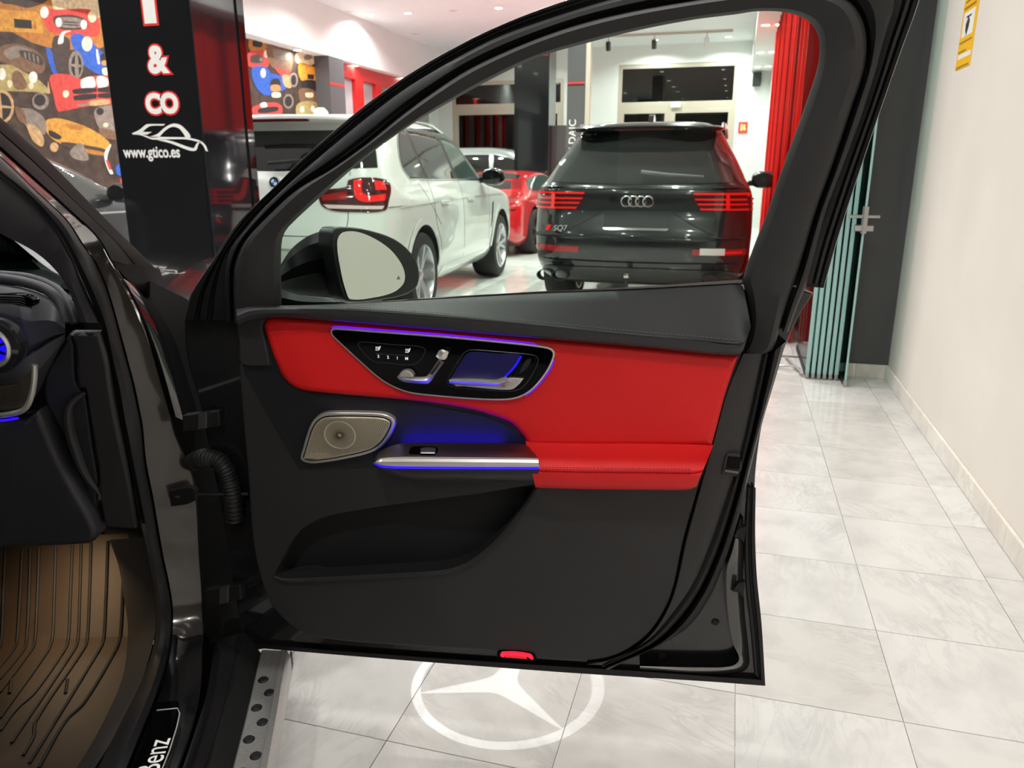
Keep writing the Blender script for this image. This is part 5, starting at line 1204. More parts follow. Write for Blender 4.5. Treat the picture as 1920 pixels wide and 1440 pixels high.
# ------------------------------------------------------------------ body of the near car around the door opening
def Yz(y, z): b = (720 - y) / FPX; return (CAMH - z) * (cos(PITCH) + b * sin(PITCH)) / (sin(PITCH) - b * cos(PITCH))
d3 = lambda q, off: pY(q[0], q[1], q[2] - off)
SZ = .40
PR = [(-40,243,0.920),(0,277,1.000),(62,333,1.100),(120,385,1.200),(180,442,1.330),(200,480,1.400),(235,542,1.463),(260,597,1.495),(287,667,1.505),(302,720,1.505),(319,778,1.505),(332,822,1.505),(362,890,1.495),(370,940,1.485),(375,1040,1.475),(379,1100,1.453),(381,1150,1.432),(382,1190,Yz(1190,SZ)),(380,1260,Yz(1260,SZ)),(374,1311,Yz(1311,SZ)),(356,1380,Yz(1380,SZ)),(335,1440,Yz(1440,SZ)),(300,1540,Yz(1540,SZ))]
PL = [(-40,258,.91),(0,292,.99),(70,360,1.09),(125,412,1.19),(160,465,1.31),(173,480,1.38),(200,538,1.44),(225,626,1.47),(242,690,1.47),(250,720,1.47),(262,778,1.47),(266,800,1.47),(272,870,1.46),(284,932,1.45),(303,1040,1.44),(314,1090,1.42),(322,1140,1.40),(321,1190,Yz(1190,SZ)),(313,1245,Yz(1245,SZ)),(292,1314,Yz(1314,SZ)),(268,1375,Yz(1375,SZ)),(242,1440,Yz(1440,SZ)),(200,1540,Yz(1540,SZ))]
IR = [(-40,296,.90),(0,330,.98),(60,376,1.08),(105,430,1.18),(133,480,1.29),(146,510,1.36),(168,560,1.41),(190,615,1.43),(205,690,1.44),(214,730,1.44),(221,778,1.44),(226,805,1.44),(240,865,1.43),(252,920,1.42),(272,1020,1.41),(284,1080,1.40),(292,1130,1.38),(292,1183,1.34),(282,1230,1.29),(262,1282,1.22),(236,1335,1.14),(200,1405,1.06),(150,1500,.98)]
kp = len([q for q in PR if q[1] <= 1215]); kl = len([q for q in PL if q[1] <= 1215])
pf = [(0,-.02),(.04,.0),(.35,.0005),(.7,-.0005),(.96,-.002),(1,-.012),(1,-.12)]
frame = strip('pillar_frame', PL[:kl], PR[:kp], pf, d3, M_pillarp, glc, n=100)
strip('sill', PL[kl - 1:], PR[kp - 1:], pf, d3, M_paint, glc, n=30)
frame['label'] = 'painted metal door pillar'
strip('aperture_seal', IR, PL, [(0,-.03),(.05,.012),(.3,.026),(.6,.026),(.9,.010),(1,-.02)], d3, M_rubber, glc, n=120)
# raised stampings of the pillar face
for P in ([(0,0),(0,0)], [(326,1158),(332,1152),(375,1154),(379,1164),(374,1174),(330,1172)]):
    if P[0] == (0, 0): continue
    pn = -F_ + R_ * .62
    PLp = Plane(pY(315, 885, 1.492) if P[0][1] < 1000 else pY(350, 1160, 1.418), R_ * 1 + F_ * .62, pn)
    plate('stamping', PLp, P, .002, .03, M_pillarp, frame, crown=(.008, .004), n=5)
# door check strap and its bracket, hinges, cable boot
PH = Plane(pY(340, 930, 1.435), R_, -F_)
br = plate('check_bracket', PH, [(316,921,'c'),(358,914),(368,920,'c'),(368,938,'c'),(350,946),(320,950,'c')], .004, .012, mat('bracket_black', (20, 20, 22), .4), glc, r=.002)
lathe('bolt', [(.001,.006),(.006,.006),(.007,0),(.001,0)], lambda s, u, v: PH.pt(332,935,.004) + PH.n * s + PH.u * u + PH.v * v, M_rubberd, br, 12)
tube('check_strap', [pY(360,928,1.44), pY(400,927,1.44), pY(465,926,1.46)], .004, MATS['bracket_black'], glc, 8)
tube('cable_boot', [pY(x, y, Y) for x, y, Y in catmull([(358,868,1.49),(385,858,1.46),(412,866,1.45),(428,895,1.45),(436,930,1.45),(440,975,1.46)], 16, False)], .016, mat('boot_rubber', (30, 30, 31), .55), glc, 14, rfun=lambda t: .0165 + (.0022 if int(t * 58) % 2 else 0))
for (x, y) in ((372, 790), (412, 1118)):
    hp = Plane(pY(x, y, 1.455), R_, -F_ - R_ * .3)
    h = plate('hinge', hp, [(x-28,y-14,'c'),(x+34,y-18,'c'),(x+36,y+14,'c'),(x-26,y+20,'c')], .0, .02, M_rubberd, glc, r=.003)
    plate('hinge_leaf', hp, [(x,y-16,'c'),(x+14,y-17,'c'),(x+14,y+16,'c'),(x,y+17,'c')], .006, .01, mat('hinge_grey', (60, 57, 54), .3, coat=.4), h, r=.001)
# dark hinge cavity between pillar and door
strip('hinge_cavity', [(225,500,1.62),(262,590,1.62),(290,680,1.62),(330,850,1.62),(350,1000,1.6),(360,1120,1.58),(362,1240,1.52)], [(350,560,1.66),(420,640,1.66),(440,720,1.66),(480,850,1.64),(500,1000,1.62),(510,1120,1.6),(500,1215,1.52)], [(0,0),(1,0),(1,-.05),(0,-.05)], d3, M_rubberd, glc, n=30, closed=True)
# outer A-pillar: gloss black
OA = [(-40,185,.94),(12,230,1.05),(87,297,1.20),(170,382,1.38),(250,462,1.58),(304,515,1.72)]
OB = [(-40,243,.92),(0,277,1.0),(62,333,1.10),(120,385,1.20),(180,442,1.33),(205,486,1.42)]
strip('windscreen_pillar', OA, OB, [(0,-.04),(0,0),(.04,.004),(.45,.006),(.50,.001),(.55,.006),(.95,.008),(1,-.004),(1,-.05)], d3, M_pgl, glc, n=50)
strip('pillar_cover', [(205,486,1.43),(235,520,1.5),(262,545,1.58),(285,560,1.66)], [(300,505,1.70),(306,530,1.72),(305,560,1.72),(297,585,1.70)], [(0,-.02),(0,.004),(.25,.010),(.6,.008),(1,.004),(1,-.03)], d3, M_pgl, glc, n=24)
strip('wing_panel', [(204,484,1.45),(240,545,1.49),(270,610,1.52),(296,680,1.53),(325,780,1.53)], [(290,570,1.68),(318,600,1.68),(345,650,1.66),(360,720,1.64),(372,800,1.60)], [(0,-.01),(.1,.004),(.35,.012),(.5,.010),(.56,0),(1,-.01)], d3, M_paint, glc, n=40)
# bonnet and front wing beyond
def carp(f, r, z): return Vector((A0.x, A0.y, 0)) + CF * f + CR * r + Vector((0, 0, z))
V = []; Fc = []; NF, NR = 16, 14
for i in range(NF + 1):
    f = .30 + 1.55 * i / NF
    for j in range(NR + 1):
        s = j / NR; r = -.16 - 1.5 * s
        z = 1.045 - .09 * (i / NF) ** 2 - .05 * (1 - min(1, s * 4)) ** 2 + .02 * sin(min(1, s * 2.2) * pi)
        V.append(carp(f, r + .12 * (i / NF) ** 2 * (s - .5), z))
for i in range(NF):
    for j in range(NR): Fc.append((i*(NR+1)+j, i*(NR+1)+j+1, (i+1)*(NR+1)+j+1, (i+1)*(NR+1)+j))
M_hood = mat('bonnet_paint', (40, 38, 38), .12, coat=1.0)
bon = mesh_obj('bonnet', V, Fc, M_hood, glc)
V = []; Fc = []
prof_ = [(1.0, -.16), (.97, -.10), (.88, -.06), (.72, -.04), (.5, -.05), (.34, -.07)]
for i in range(13):
    f = .32 + 1.5 * i / 12
    for z, r in prof_: V.append(carp(f, r - .18 * max(0, (i - 8) / 4) ** 2, z - .07 * (i / 12) ** 2 * (z > .6)))
m = len(prof_)
for i in range(12):
    for j in range(m - 1): Fc.append((i*m+j, i*m+j+1, (i+1)*m+j+1, (i+1)*m+j))
mesh_obj('front_wing', V, Fc, M_paint, glc)

# ------------------------------------------------------------------ dashboard seen through the opening
M_dash = mat('dash_soft', (66, 67, 72), .5, bump=.25, bscale=900)
M_dashd = mat('dash_dark', (50, 50, 54), .55, bump=.25, bscale=900)
W_ = [(-60,395,.98),(0,437,1.06),(62,470,1.18),(100,502,1.28),(125,537,1.35),(142,580,1.39),(150,604,1.40)]
IR1 = [(-40,296,.90),(0,330,.98),(60,376,1.08),(105,430,1.18),(133,480,1.29),(146,510,1.36),(168,560,1.41),(192,606,1.43)]
strip('pillar_trim', W_, IR1, [(0,-.03),(0,.006),(.3,.014),(.8,.012),(1,-.004)], d3, M_dashd, glc, n=40)
strip('windscreen', [(-80,380,1.5),(0,430,1.6),(120,520,1.68),(230,530,1.72)], [(-80,505,1.95),(0,508,1.95),(110,512,1.95),(260,520,1.9)], [(0,0),(1,0),(1,-.004),(0,-.004)], d3, glass_mat('screen_glass', (150, 158, 156), 0, .2), glc, n=14, closed=True)
strip('dash_top', [(-80,498,1.80),(0,500,1.80),(90,508,1.78),(150,545,1.70)], [(-80,526,1.50),(0,528,1.50),(70,538,1.48),(125,600,1.45)], [(0,-.02),(0,0),(.2,.004),(.24,-.004),(.28,.004),(1,.0)], d3, M_dash, glc, n=24)
strip('screen_reflection', [(-80,380,1.86),(0,400,1.86),(110,436,1.88),(230,480,1.88)], [(-80,502,1.80),(0,503,1.80),(90,511,1.78),(160,548,1.72)], [(0,0),(.5,.004),(1,0),(1,-.03),(0,-.03)], d3, mat('screen_reflection_grey', (140, 143, 143), .4, var=.25, vscale=14), glc, n=20, closed=True)  # grey sheet painting the blurred reflection in the lower windscreen
tube('dash_rim', [pY(x, y, Y) for x, y, Y in catmull([(-80,516,1.40),(0,522,1.40),(50,530,1.40),(90,545,1.40),(112,568,1.40),(122,605,1.39)], 8, False)], .0095, M_dash, glc, 12)
tube('dash_rim', [pY(x, y, Y) for x, y, Y in catmull([(-80,510,1.44),(0,515,1.44),(60,522,1.44),(105,542,1.44),(128,570,1.43),(140,606,1.42)], 8, False)], .008, M_dash, glc, 12)
strip('dashboard', [(-80,530,1.40),(0,532,1.40),(60,545,1.40),(100,565,1.40),(122,606,1.40)], [(-80,760,1.36),(0,770,1.36),(50,760,1.38),(75,730,1.40),(122,640,1.42)], [(0,-.06),(0,.006),(.06,.022),(.3,.045),(.52,.040),(.56,.030),(.6,.042),(.8,.036),(1,.0),(1,-.06)], d3, M_dash, glc, n=40)
PD = Plane(pY(40, 650, 1.335), R_, -F_ + R_ * .15)
vent = plate('demister_vent', PD, [(-60,556),(0,551),(40,550),(66,560),(66,570),(50,574),(0,566),(-60,568)], .004, .02, M_piano, glc, crown=(.003, .003))
for k in range(4): tube('slat', [PD.pt(x, y + k * 4.5, .006) for x, y in ((-40,556),(0,555),(36,556),(60,561 + k))], .0016, M_dashd, vent, 6)
# round turbine air outlet
vc = PD.pt(-14, 650, .03)
vat = lambda s, u, v: vc + PD.n * s + PD.u * u + PD.v * v
px2m = (PD.pt(40, 650, .03) - vc).length / 54.0
av = lathe('air_vent', [(56*px2m,-.03),(58*px2m,-.005),(55*px2m,.006),(44*px2m,.010),(44*px2m,-.02)], vat, mat('vent_gloss', (40, 40, 44), .12, coat=.6), glc, 40)
lathe('vent_ring', [(44*px2m,.004),(43*px2m,.013),(38*px2m,.016),(32*px2m,.010),(31*px2m,-.01)], vat, M_silver, av, 40)
lathe('vent_core', [(.001,-.004),(31*px2m,-.004),(31*px2m,.002),(.001,.0)], vat, mat('vent_blue', (16, 10, 160), .4, emit=(26, 10, 255), estr=.9), av, 32)
for k in range(8): 
    a = 2*pi*k/8; tube('vane', [vat(.004, 8*px2m*cos(a), 8*px2m*sin(a)), vat(.006, 30*px2m*cos(a+.3), 30*px2m*sin(a+.3))], .0022, M_piano, av, 6)
# perforated metal trim with silver edge
gr = plate('dash_grille', PD, [(-70,735,'c'),(20,722),(45,705),(60,690,'c'),(56,730),(48,755),(30,768),(-70,778,'c')], .028, .01, mat('dash_mesh', (120, 112, 100), .4, metal=.8), glc, r=.002)
V = []; Fc = []
GP = [(x, y) for x, y in catmull([(-70,739,'c'),(20,727),(45,711),(56,700,'c'),(52,730),(45,750),(28,763),(-70,773,'c')], 4)]
for iy in range(20):
    for ix in range(60):
        x = -20 + ix * 2.6 + (iy % 2) * 1.3; y = 690 + iy * 4.5
        if inside(GP, x, y):
            q = len(V)
            for du, dv in ((.9, 0), (0, 1.5), (-.9, 0), (0, -1.5)): V.append(PD.pt(x + du, y + dv, .0284))
            Fc.append((q, q+1, q+2, q+3))
o = mesh_obj('mesh_holes', V, Fc, MATS['mesh_hole_dark'], gr, smooth=False); o['kind'] = 'stuff'
tube('silver_edge', [PD.pt(x, y, .03) for x, y in catmull([(65,684),(64,715),(57,748),(45,768),(20,776),(-60,786)], 8, False)], .0052, M_silver, gr, 10)
tube('ambient_strip', [PD.pt(x, y, .028) for x, y in ((34,784),(10,788),(-60,792))], .0022, M_blue, glc, 8)
# side cover of the dash and lower parts
PS = Plane(pY(170, 800, 1.385), R_, -F_ + R_ * .35)
plate('dash_side_cover', PS, [(126,607,'c'),(188,604,'c'),(203,660),(212,720),(222,780),(240,860),(253,920),(268,1006,'c'),(200,1012,'c'),(192,960),(188,930),(189,905),(180,850),(165,760),(158,720),(145,718),(141,690),(140,650),(136,625)], .0, .05, M_trim, glc, r=.004)
plate('dash_side_inner', PS, [(126,608,'c'),(136,622),(139,660),(141,700),(150,722),(163,735),(178,840),(190,915),(187,950),(190,1008,'c'),(180,1000),(160,930),(120,840),(90,790),(72,755),(68,720),(80,680),(100,655)], -.012, .05, M_dashd, glc, r=.006)
tube('side_groove', [PS.pt(x, y, -.006) for x, y in catmull([(160,735),(132,758),(128,790),(140,840),(160,890),(186,925)], 8, False)], .008, M_trim, glc, 10, rfun=lambda t: .004 + .006 * sin(pi * t))
PG = Plane(pY(90, 900, 1.36), R_, -F_ + R_ * .1)
plate('glovebox', PG, [(-80,800,'c'),(0,792),(45,785),(68,770),(80,790),(110,860),(150,930),(180,985),(181,1010),(165,1022),(-80,1042,'c')], .0, .06, M_dashd, glc, crown=(.012, .014))
# kick panel below the side cover
strip('kick_panel', [(205,1012,1.46),(222,1060,1.48),(232,1120,1.48),(240,1190,1.46),(225,1280,1.32),(180,1380,1.15),(130,1460,1.02)], [(270,1008,1.40),(285,1080,1.40),(293,1140,1.38),(290,1190,1.34),(264,1280,1.23),(215,1380,1.10),(165,1460,1.0)], [(0,-.04),(0,0),(.2,.006),(.7,.008),(1,-.005)], d3, M_trim, glc, n=50)

# ------------------------------------------------------------------ rubber floor mat with ribs
MZ = .315
z3 = lambda x, y: (x / 3.4286, 1020 + y / 3.4286)
M_mat = mat('floor_mat_rubber', (50, 36, 24), .6, bump=.3, bscale=500)
toe_t = [(-120,1010,1.60),(0,1010,1.60),(120,1005,1.60),(240,1000,1.60)]
toe_b = [(-120,1212,1.475),(0,1206,1.475),(120,1198,1.475),(275,1192,1.475)]
V = []; Fc = []; NX = 30; rows = []
tt = resample(catmull(toe_t, 6, False), NX); tb = resample(catmull(toe_b, 6, False), NX)
yb_ = [Yz(q[1], MZ) for q in tb]
for k in range(13):
    t = k / 12; row = []
    for i in range(NX):
        q = [tt[i][c] + (tb[i][c] - tt[i][c]) * t for c in range(2)]; Y = tt[i][2] + (yb_[i] - tt[i][2]) * (t ** 1.3)
        row.append(pY(q[0], q[1], Y))
    rows.append(row)
for y in (1230, 1270, 1320, 1380, 1450, 1520):
    row = []
    for i in range(NX):
        t = i / (NX - 1); x0 = -120 - (y - 1210) * .55; x1 = 275 - (y - 1192) * .44
        row.append(pz(x0 + (x1 - x0) * t, y, MZ))
    rows.append(row)
for r in rows: V += r
for i in range(len(rows) - 1):
    for j in range(NX - 1): Fc.append((i*NX+j, i*NX+j+1, (i+1)*NX+j+1, (i+1)*NX+j))
fm = mesh_obj('floor_mat', V, Fc, M_mat, glc)
bvm = BVHTree.FromPolygons([Vector(v) for v in V], Fc)
M_rib = mat('mat_groove', (16, 13, 11), .7)
ribs = [[(38,30),(22,330),(5,650),(-30,700)],[(146,30),(128,350),(108,630),(80,690),(0,790),(-60,860)],[(196,30),(186,350),(168,640),(140,700),(0,870)],[(252,20),(240,350),(222,640),(190,700),(0,955)],[(358,10),(348,350),(334,620),(300,700),(0,1120)],[(465,5),(452,350),(436,630),(405,700),(220,960),(120,1050),(60,1120),(5,1200)],[(522,0),(512,350),(498,630),(465,700),(75,1280)],[(585,-10),(574,350),(558,630),(530,690),(230,1140),(215,1240),(150,1360)],[(692,-20),(680,350),(664,620),(640,680),(190,1410)],[(800,-30),(786,350),(770,600),(740,690),(540,1020),(420,1140),(250,1440)],[(75,870),(62,960)],[(435,870),(420,960)]]
for rb in ribs:
    pts = []
    for x, y in catmull([z3(*q) for q in rb], 8, False):
        d = ray(x, y); h = bvm.ray_cast(CAM, d.normalized())
        if h[0] is not None: pts.append(h[0] - d.normalized() * .002)
    if len(pts) > 2: tube('rib', pts, .0032, M_rib, fm, 6)
ft = bpy.data.lights.new('footwell_lamp', 'AREA'); ft.shape = 'DISK'; ft.size = .05; ft.energy = .45; ft.color = (1, .72, .42); ft.spread = radians(150)
fo = bpy.data.objects.new('footwell_lamp', ft); col.objects.link(fo); fo.parent = glc
fo.location = pY(100, 1034, 1.47) - ORG[glc.name] + Vector((0, 0, .02))
lathe('footwell_lens', [(.001,0),(.02,0),(.022,.008),(.001,.008)], lambda s, u, v: pY(100, 1034, 1.47) + Vector((u, v, s + .024)), mat('lens_warm', (255, 220, 170), .4, emit=(255, 200, 130), estr=4), glc, 14)

# ------------------------------------------------------------------ sill with lettered plate, running board
ps = lambda q, off: pz(q[0], q[1], q[2]) + Vector((0, 0, off))
spl = strip('sill_plate', [(293,1331,SZ),(283,1362,SZ),(266,1410,SZ),(248,1455,SZ),(225,1510,SZ)], [(336,1327,SZ),(332,1360,SZ),(318,1405,SZ),(300,1450,SZ),(275,1510,SZ)], [(0,0),(0,.012),(.05,.015),(.95,.015),(1,.012),(1,0)], ps, M_piano, glc, n=20)
tube('plate_edge', [pz(x, y, SZ + .016) for x, y in ((294,1332),(333,1328),(337,1338),(332,1362),(318,1407),(300,1452),(276,1510))], .0012, M_silver, spl, 6)
# letters run along the sill, away from the viewer
sd = (pz(318, 1390, SZ) - pz(285, 1480, SZ)).normalized(); sx = Vector((sd.y, -sd.x, 0))
c0 = pz(289, 1420, SZ + .0155)
text_mesh('lettering', 'Mercedes-Benz', .05, lambda u, v, o: c0 + sd * (u * .78 + .040) - sx * (v) + Vector((0, 0, o)), M_white, spl, .0004, align='RIGHT')
def srow(name, xa, xb, z, prof, m, par=glc): return strip(name, [(x, y, z) for x, y in xa], [(x, y, z) for x, y in xb], prof, ps, m, par, n=20)
srow('sill_step', [(383,1200),(376,1311),(356,1380),(335,1440),(310,1510)], [(412,1215),(396,1300),(372,1380),(352,1440),(328,1510)], .36, [(0,.02),(.2,.0),(.4,.012),(.5,.0),(.7,.010),(1,-.02)], M_paint)
srow('sill_step', [(408,1205),(392,1300),(368,1380),(348,1440),(324,1510)], [(450,1215),(430,1300),(408,1380),(388,1440),(362,1510)], .335, [(0,.0),(.25,.006),(.8,-.004),(1,-.02)], mat('sill_satin', (30, 29, 30), .3, coat=.3))
srow('sill_cladding', [(444,1200),(424,1300),(402,1380),(384,1440),(360,1510)], [(494,1210),(474,1300),(452,1380),(436,1440),(412,1510)], .31, [(0,.012),(.3,.020),(.6,.0),(1,-.03)], M_plast)
RBZ = .30
ra = [(489,1218),(476,1270),(460,1340),(434,1440),(400,1570)]; rb_ = [(544,1221),(534,1280),(523,1350),(508,1440),(488,1570)]
rbd = strip('running_board', [(x, y, RBZ) for x, y in ra], [(x, y, RBZ) for x, y in rb_], [(0,-.04),(0,-.006),(.06,0),(.66,0),(.74,.003),(.9,.001),(.97,-.010),(1,-.02),(1,-.05)], ps, mat('brushed_aluminium', (176, 174, 170), .34, metal=.6, grain=.1, gscale=160), glc, n=40)
strip('board_edge', [(544,1221,RBZ-.02),(534,1280,RBZ-.02),(523,1350,RBZ-.02),(508,1440,RBZ-.02)], [(548,1222,RBZ-.03),(538,1281,RBZ-.03),(527,1351,RBZ-.03),(512,1441,RBZ-.03)], [(0,0),(1,0),(1,-.03)], ps, M_rubberd, rbd, n=16)
stud = None
for (x, y) in ((1692,875),(1732,957),(1650,1055),(1687,1147),(1600,1258),(1645,1363),(1556,1470),(1602,1580)):
    c = pz(*z3(x, y), RBZ)
    rd = (pz(508,1440,RBZ) - pz(544,1221,RBZ)).normalized(); rx = Vector((-rd.y, rd.x, 0))
    if stud is None:
        stud = lathe('rubber_stud', [(.001,.0035),(.008,.0035),(.0105,.001),(.0105,-.002),(.001,-.002)], lambda s, u, v: c + rd * u + rx * v + Vector((0, 0, s)), M_rubberd, rbd, 18); sc0 = c
    else:
        o = bpy.data.objects.new('rubber_stud', stud.data); col.objects.link(o); o.parent = rbd
        o.location = stud.location + (c - sc0)

# ------------------------------------------------------------------ light projected on the floor by the lamp under the outside mirror
pc0 = pz(940, 1282, 0)
lampP = MP.pt(690, 572, -.03) + Vector((0, 0, -.03))
pl = bpy.data.lights.new('puddle_lamp', 'SPOT'); pl.energy = 24; pl.spot_size = radians(60); pl.spot_blend = .1; pl.shadow_soft_size = .002; pl.color = (.93, .97, 1)
po = bpy.data.objects.new('puddle_lamp', pl); col.objects.link(po); po.parent = glc
po.location = lampP - ORG[glc.name]
dirv = (pc0 - lampP)
po.rotation_euler = dirv.to_track_quat('-Z', 'Y').to_euler()
pl.use_nodes = True
nt = pl.node_tree; N = nt.nodes.new; L = nt.links.new
em_ = nt.nodes['Emission']
tc = N('ShaderNodeTexCoord'); sep = N('ShaderNodeSeparateXYZ'); L(tc.outputs['Normal'], sep.inputs[0])
def mth(op, a, b=None, c=None):
    n = N('ShaderNodeMath'); n.operation = op
    for i, q in enumerate((a, b, c)):
        if q is None: continue
        if isinstance(q, (int, float)): n.inputs[i].default_value = q
        else: L(q, n.inputs[i])
    return n.outputs[0]
gx = mth('DIVIDE', sep.outputs[0], sep.outputs[2]); gy = mth('DIVIDE', sep.outputs[1], sep.outputs[2])
rad = mth('SQRT', mth('ADD', mth('MULTIPLY', gx, gx), mth('MULTIPLY', gy, gy)))
RR = .222
ringv = mth('LESS_THAN', mth('ABSOLUTE', mth('SUBTRACT', rad, RR)), .013)
angv = mth('ARCTAN2', gx, gy)
s3 = mth('ABSOLUTE', mth('SINE', mth('MULTIPLY', angv, 1.5)))
star = mth('LESS_THAN', mth('MULTIPLY', s3, rad), mth('MULTIPLY', mth('SUBTRACT', RR, rad), .22))
star = mth('MULTIPLY', star, mth('LESS_THAN', rad, RR))
pat = mth('MAXIMUM', ringv, star)
pat = mth('ADD', mth('MULTIPLY', pat, 1.0), mth('MULTIPLY', mth('LESS_THAN', rad, RR), .06))
L(mth('MULTIPLY', pat, 1.0), em_.inputs['Strength'])
# dark interior lining behind the dash and trim
strip('inner_lining', [(-260,640,1.56),(60,600,1.58),(140,560,1.60),(200,575,1.62),(240,640,1.62)], [(-260,1030,1.70),(60,1030,1.70),(215,1030,1.68),(262,1030,1.66),(300,1060,1.64)], [(0,0),(1,0),(1,-.02),(0,-.02)], d3, M_pocket, glc, n=24, closed=True)
strip('inner_lining', [(190,990,1.62),(225,1050,1.62),(240,1120,1.60),(250,1200,1.54)], [(300,1000,1.58),(318,1060,1.56),(330,1120,1.54),(325,1200,1.46)], [(0,0),(1,0),(1,-.02),(0,-.02)], d3, M_pocket, glc, n=16, closed=True)

# roof, far side and rear of the near car (they keep the ceiling light out of the cabin)
V = []; Fc = []
for i in range(9):
    f = -.42 - 2.3 * i / 8
    for j in range(13):
        s = j / 12; r = -.20 - 1.36 * s
        V.append(carp(f, r, 1.60 + .06 * sin(pi * s) + .03 * sin(pi * min(1, (i + 2) / 10))))
n0 = len(V)
V += [v - Vector((0, 0, .05)) for v in V[:n0]]
for b in (0, n0):
    for i in range(8):
        for j in range(12): Fc.append((b + i*13+j, b + i*13+j+1, b + (i+1)*13+j+1, b + (i+1)*13+j))
rim = [j for j in range(13)] + [i*13+12 for i in range(1, 9)] + [8*13+j for j in range(11, -1, -1)] + [i*13 for i in range(7, 0, -1)]
for a, b in zip(rim, rim[1:] + rim[:1]): Fc.append((a, b, n0 + b, n0 + a))
mesh_obj('roof', V, Fc, M_paint, glc)
V = [carp(f, r, z) for f, r in ((.2, -1.72), (-2.7, -1.72), (-2.7, -.1)) for z in (.3, 1.0, 1.58)]
Fc = [(0,3,4,1),(1,4,5,2),(3,6,7,4),(4,7,8,5)]
V = V + [v + CR * .04 + CF * .04 for v in V]; Fc = Fc + [tuple(9 + q for q in f) for f in Fc]
mesh_obj('far_side', V, Fc, M_paint, glc, smooth=False)
# the rest of the cabin: floor, far part of the dash, windscreen, sill and running board going on rearwards
def car_slab(name, f0, f1, r0, r1, z0, z1, m, parent=glc, bev=.0):
    V = [carp(f, r, z) for z in (z0, z1) for f, r in ((f0, r0), (f1, r0), (f1, r1), (f0, r1))]
    o = mesh_obj(name, V, [(0,3,2,1),(4,5,6,7),(0,1,5,4),(1,2,6,5),(2,3,7,6),(3,0,4,7)], m, parent, smooth=False)
    if bev:
        bm = bmesh.new(); bm.from_mesh(o.data)
        bmesh.ops.bevel(bm, geom=list(bm.edges), offset=bev, segments=3, affect='EDGES', profile=0.5)
        bm.to_mesh(o.data); bm.free()
    return o
M_carpet = mat('cabin_carpet', (30, 27, 25), .9, bump=.4, bscale=400)
car_slab('cabin_floor', -1.7, .12, -1.68, -.24, .24, .29, M_carpet)
car_slab('dash_far', -.02, .42, -1.66, -.62, .60, .98, M_dash, bev=.05)
def end_of(a, b, c, z):                    # where a sill strip ends, in the car's own axes
    q = pz(a, b, z); w = q - Vector((A0.x, A0.y, 0)); return w.dot(CF), w.dot(CR)
for nm, xa, xb, yy, z, m, dz in (('sill_rear', 200, 300, 1540, SZ, M_paint, .10), ('sill_cladding_rear', 360, 412, 1510, .31, M_plast, .10), ('running_board_rear', 400, 488, 1570, RBZ, MATS['brushed_aluminium'], .04), ('sill_step_rear', 310, 362, 1510, .345, M_paint, .1)):
    fa, r_a = end_of(xa, yy, 0, z); fb, r_b = end_of(xb, yy, 0, z)
    car_slab(nm, -1.75, min(fa, fb) + .03, r_a, r_b, z - dz, z - .002, m)
V = [carp(.50, -.50, 1.06), carp(.50, -1.45, 1.06), carp(-.40, -1.38, 1.60), carp(-.40, -.50, 1.60)]
V += [v + Vector((0, 0, .005)) for v in V]
mesh_obj('windscreen_far', V, [(0,1,2,3),(4,7,6,5),(0,4,5,1),(1,5,6,2),(2,6,7,3),(3,7,4,0)], MATS['screen_glass'], glc, smooth=False)
# ================================================================== things by the right wall
# folded glass partition
M_gl = glass_mat('green_glass', (186, 222, 216), 0, .3)
M_gle = mat('glass_edge', (158, 196, 192), .25, coat=.3)
xs_ = [.525, .560, .595, .630, .665, .700]
for k, x in enumerate(xs_ + [.735]):
    y0 = 5.13 if k < 6 else 4.98
    g = empty('glass_panel', (x, y0, 0))
    box('pane', (-.005, .0, .03), (.005, .85, 2.95), M_gl, g)
    box('edge', (-.012 if k < 6 else -.006, -.008, .03), (.012 if k < 6 else .006, .0, 2.95), M_gle, g, bev=.003)
    rl = box('bottom_rail', (-.010, .012, .006), (.010, .85, .035), M_rubberd, g)
    box('end_cap', (-.011, -.012, .004), (.011, .012, .04), M_steel, g, bev=.003)
    tag(g, {0: 'leftmost folded green glass partition panel near the grey wall', 6: 'rightmost glass partition panel, standing forward with the steel lock'}.get(k, '%s glass partition panel from the left in the folded stack' % ('', 'second', 'third', 'fourth', 'fifth', 'sixth', '')[k]), 'glass panel', 'folded glass partition panels')
    if k == 6:
        p = px_(1608, 412, x)
        zc = py_(1610, 410, 4.98).z
        lk = box('lock_body', (-.013, -.03, zc - .085), (.013, .03, zc + .07), M_steel, g, bev=.003)
        tube('lock_lever', [Vector((-.09, .0, zc + .012)), Vector((.08, .0, zc + .012))], .010, M_steel, lk, 10)
        lathe('lock_cylinder', [(.001,-.05),(.02,-.05),(.022,.05),(.001,.05)], lambda s, u, v: Vector((s, u, zc - .055 + v)), M_steel, lk, 16)
# floor track and bolt left of the panels
tr = box('floor_track', (-2.6, 5.70, .0005), (.64, 5.735, .006), M_steel); tag(tr, 'thin steel track set across the floor', 'floor track')
tb = empty('floor_bolt', (.46, 5.45, 0)); tag(tb, 'small steel floor bolt beside the folded glass panels', 'floor bolt')
tube('arm', [Vector((.04, -.30, .02)), Vector((-.04, .2, .02))], .008, M_steel, tb, 8)
tube('lever', [Vector((-.12, -.1, .015)), Vector((-.02, -.12, .03)), Vector((.04, -.14, .012))], .008, M_steel, tb, 8)

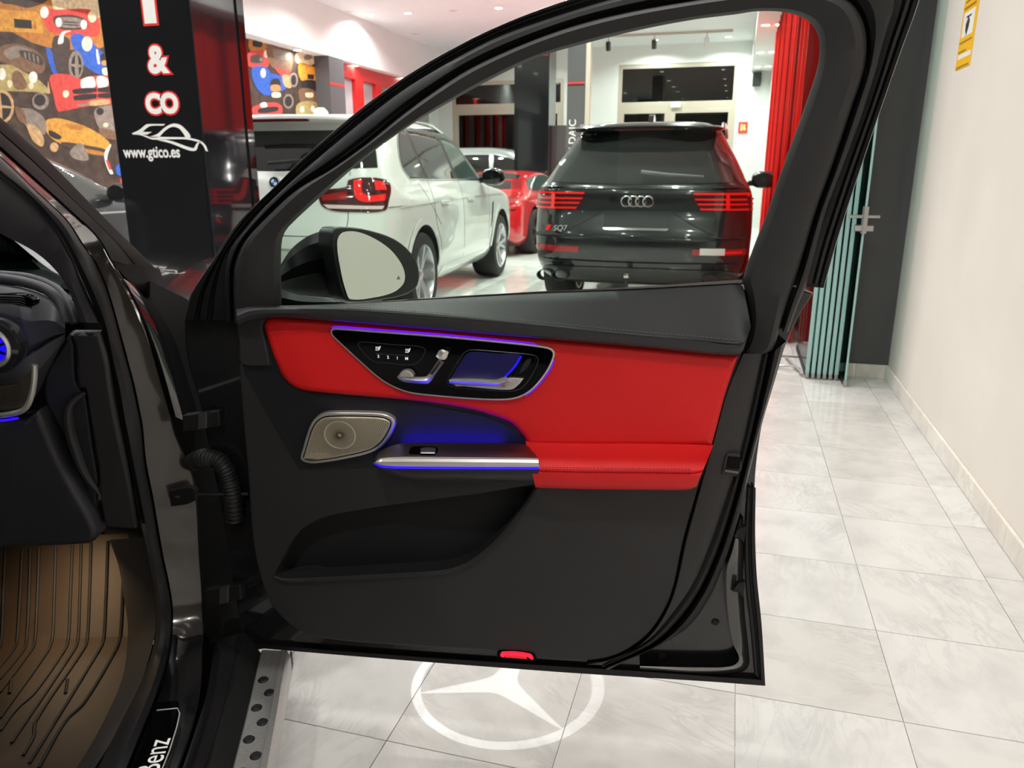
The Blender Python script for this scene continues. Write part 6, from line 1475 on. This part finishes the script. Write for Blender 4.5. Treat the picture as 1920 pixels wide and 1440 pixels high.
# yellow notice on the right wall
M_yel = mat('sign_yellow', (246, 190, 14), .45)
def wp_(px, py): q = px_(px, py, XR - .001); return (q.y, q.z)
c = lambda x, y: wp_(1760 + x / 10.29, y / 10.29)
yl, yh = c(760, 0)[0], c(335, 1300)[0]
ya = min(c(700, 600)[0], c(640, 900)[0]); yb2 = max(c(440, 700)[0], c(370, 1050)[0])
z_b = c(450, 1320)[1]; 
z_t = z_b + .62
ys = plate_uv('wall_notice', [(ya, z_b), (yb2, z_b), (yb2, z_t), (ya, z_t)], lambda q, o: Vector((XR - o, q[0], q[1])), [(0, 0), (0, .002), (.001, .003)], M_yel, None)
tag(ys, 'narrow yellow warning notice stuck high on the right wall', 'notice')
def ysr(z0, z1, m, a=.0, b=1.0, nm='printed_line'):
    w = yb2 - ya
    # a runs from the far edge to the near edge
    prism(nm, [(yb2 - w * a, z0), (yb2 - w * b, z0), (yb2 - w * b, z1), (yb2 - w * a, z1)], lambda q, d: Vector((XR - .003 - d, q[0], q[1])), 0, .0006, m, ys)
H = z_t - z_b
zz = lambda py, x=530: px_(1760 + x / 10.29, py / 10.29, XR - .003).z
M_oc = mat('print_ochre', (150, 112, 16), .6); M_dk = mat('print_dark', (40, 40, 36), .6)
ysr(zz(1240) - .004, zz(1240) + .004, M_oc, .05, .9); ysr(zz(1085), zz(1000), M_white, .1, .95, 'printed_field'); ysr(zz(950) - .005, zz(950) + .003, M_oc, .05, .6)
ysr(zz(785) - .004, zz(785) + .004, M_oc, .05, .9); ysr(zz(690), zz(250), M_white, .12, .85, 'printed_field'); ysr(zz(170) - .006, zz(170) + .006, M_oc, .05, .85); ysr(zz(60) - .004, zz(60) + .004, M_oc, .1, .95)
w = yb2 - ya; ym = yb2 - w * .45
prism('pictogram', [(ym + s[0] * w, zz(470) + s[1]) for s in ((-.02, .035), (.12, .0), (.1, -.03), (.0, -.055), (-.1, -.02), (-.12, .01))], lambda q, d: Vector((XR - .0036 - d, q[0], q[1])), 0, .0006, M_dk, ys)
ysr(zz(345) - .004, zz(345) + .004, M_dk, .3, .65); ysr(zz(-10), zz(-60), M_dk, .1, .9)
# small brown stop on the grey wall
p = py_(1672, 140, 5.25)
hk = box('wall_stop', (p.x - .02, 5.215, p.z - .03), (p.x + .008, 5.26, p.z + .03), mat('brown_rubber', (104, 72, 50), .6), bev=.006); tag(hk, 'small brown door stop on the grey wall', 'door stop')
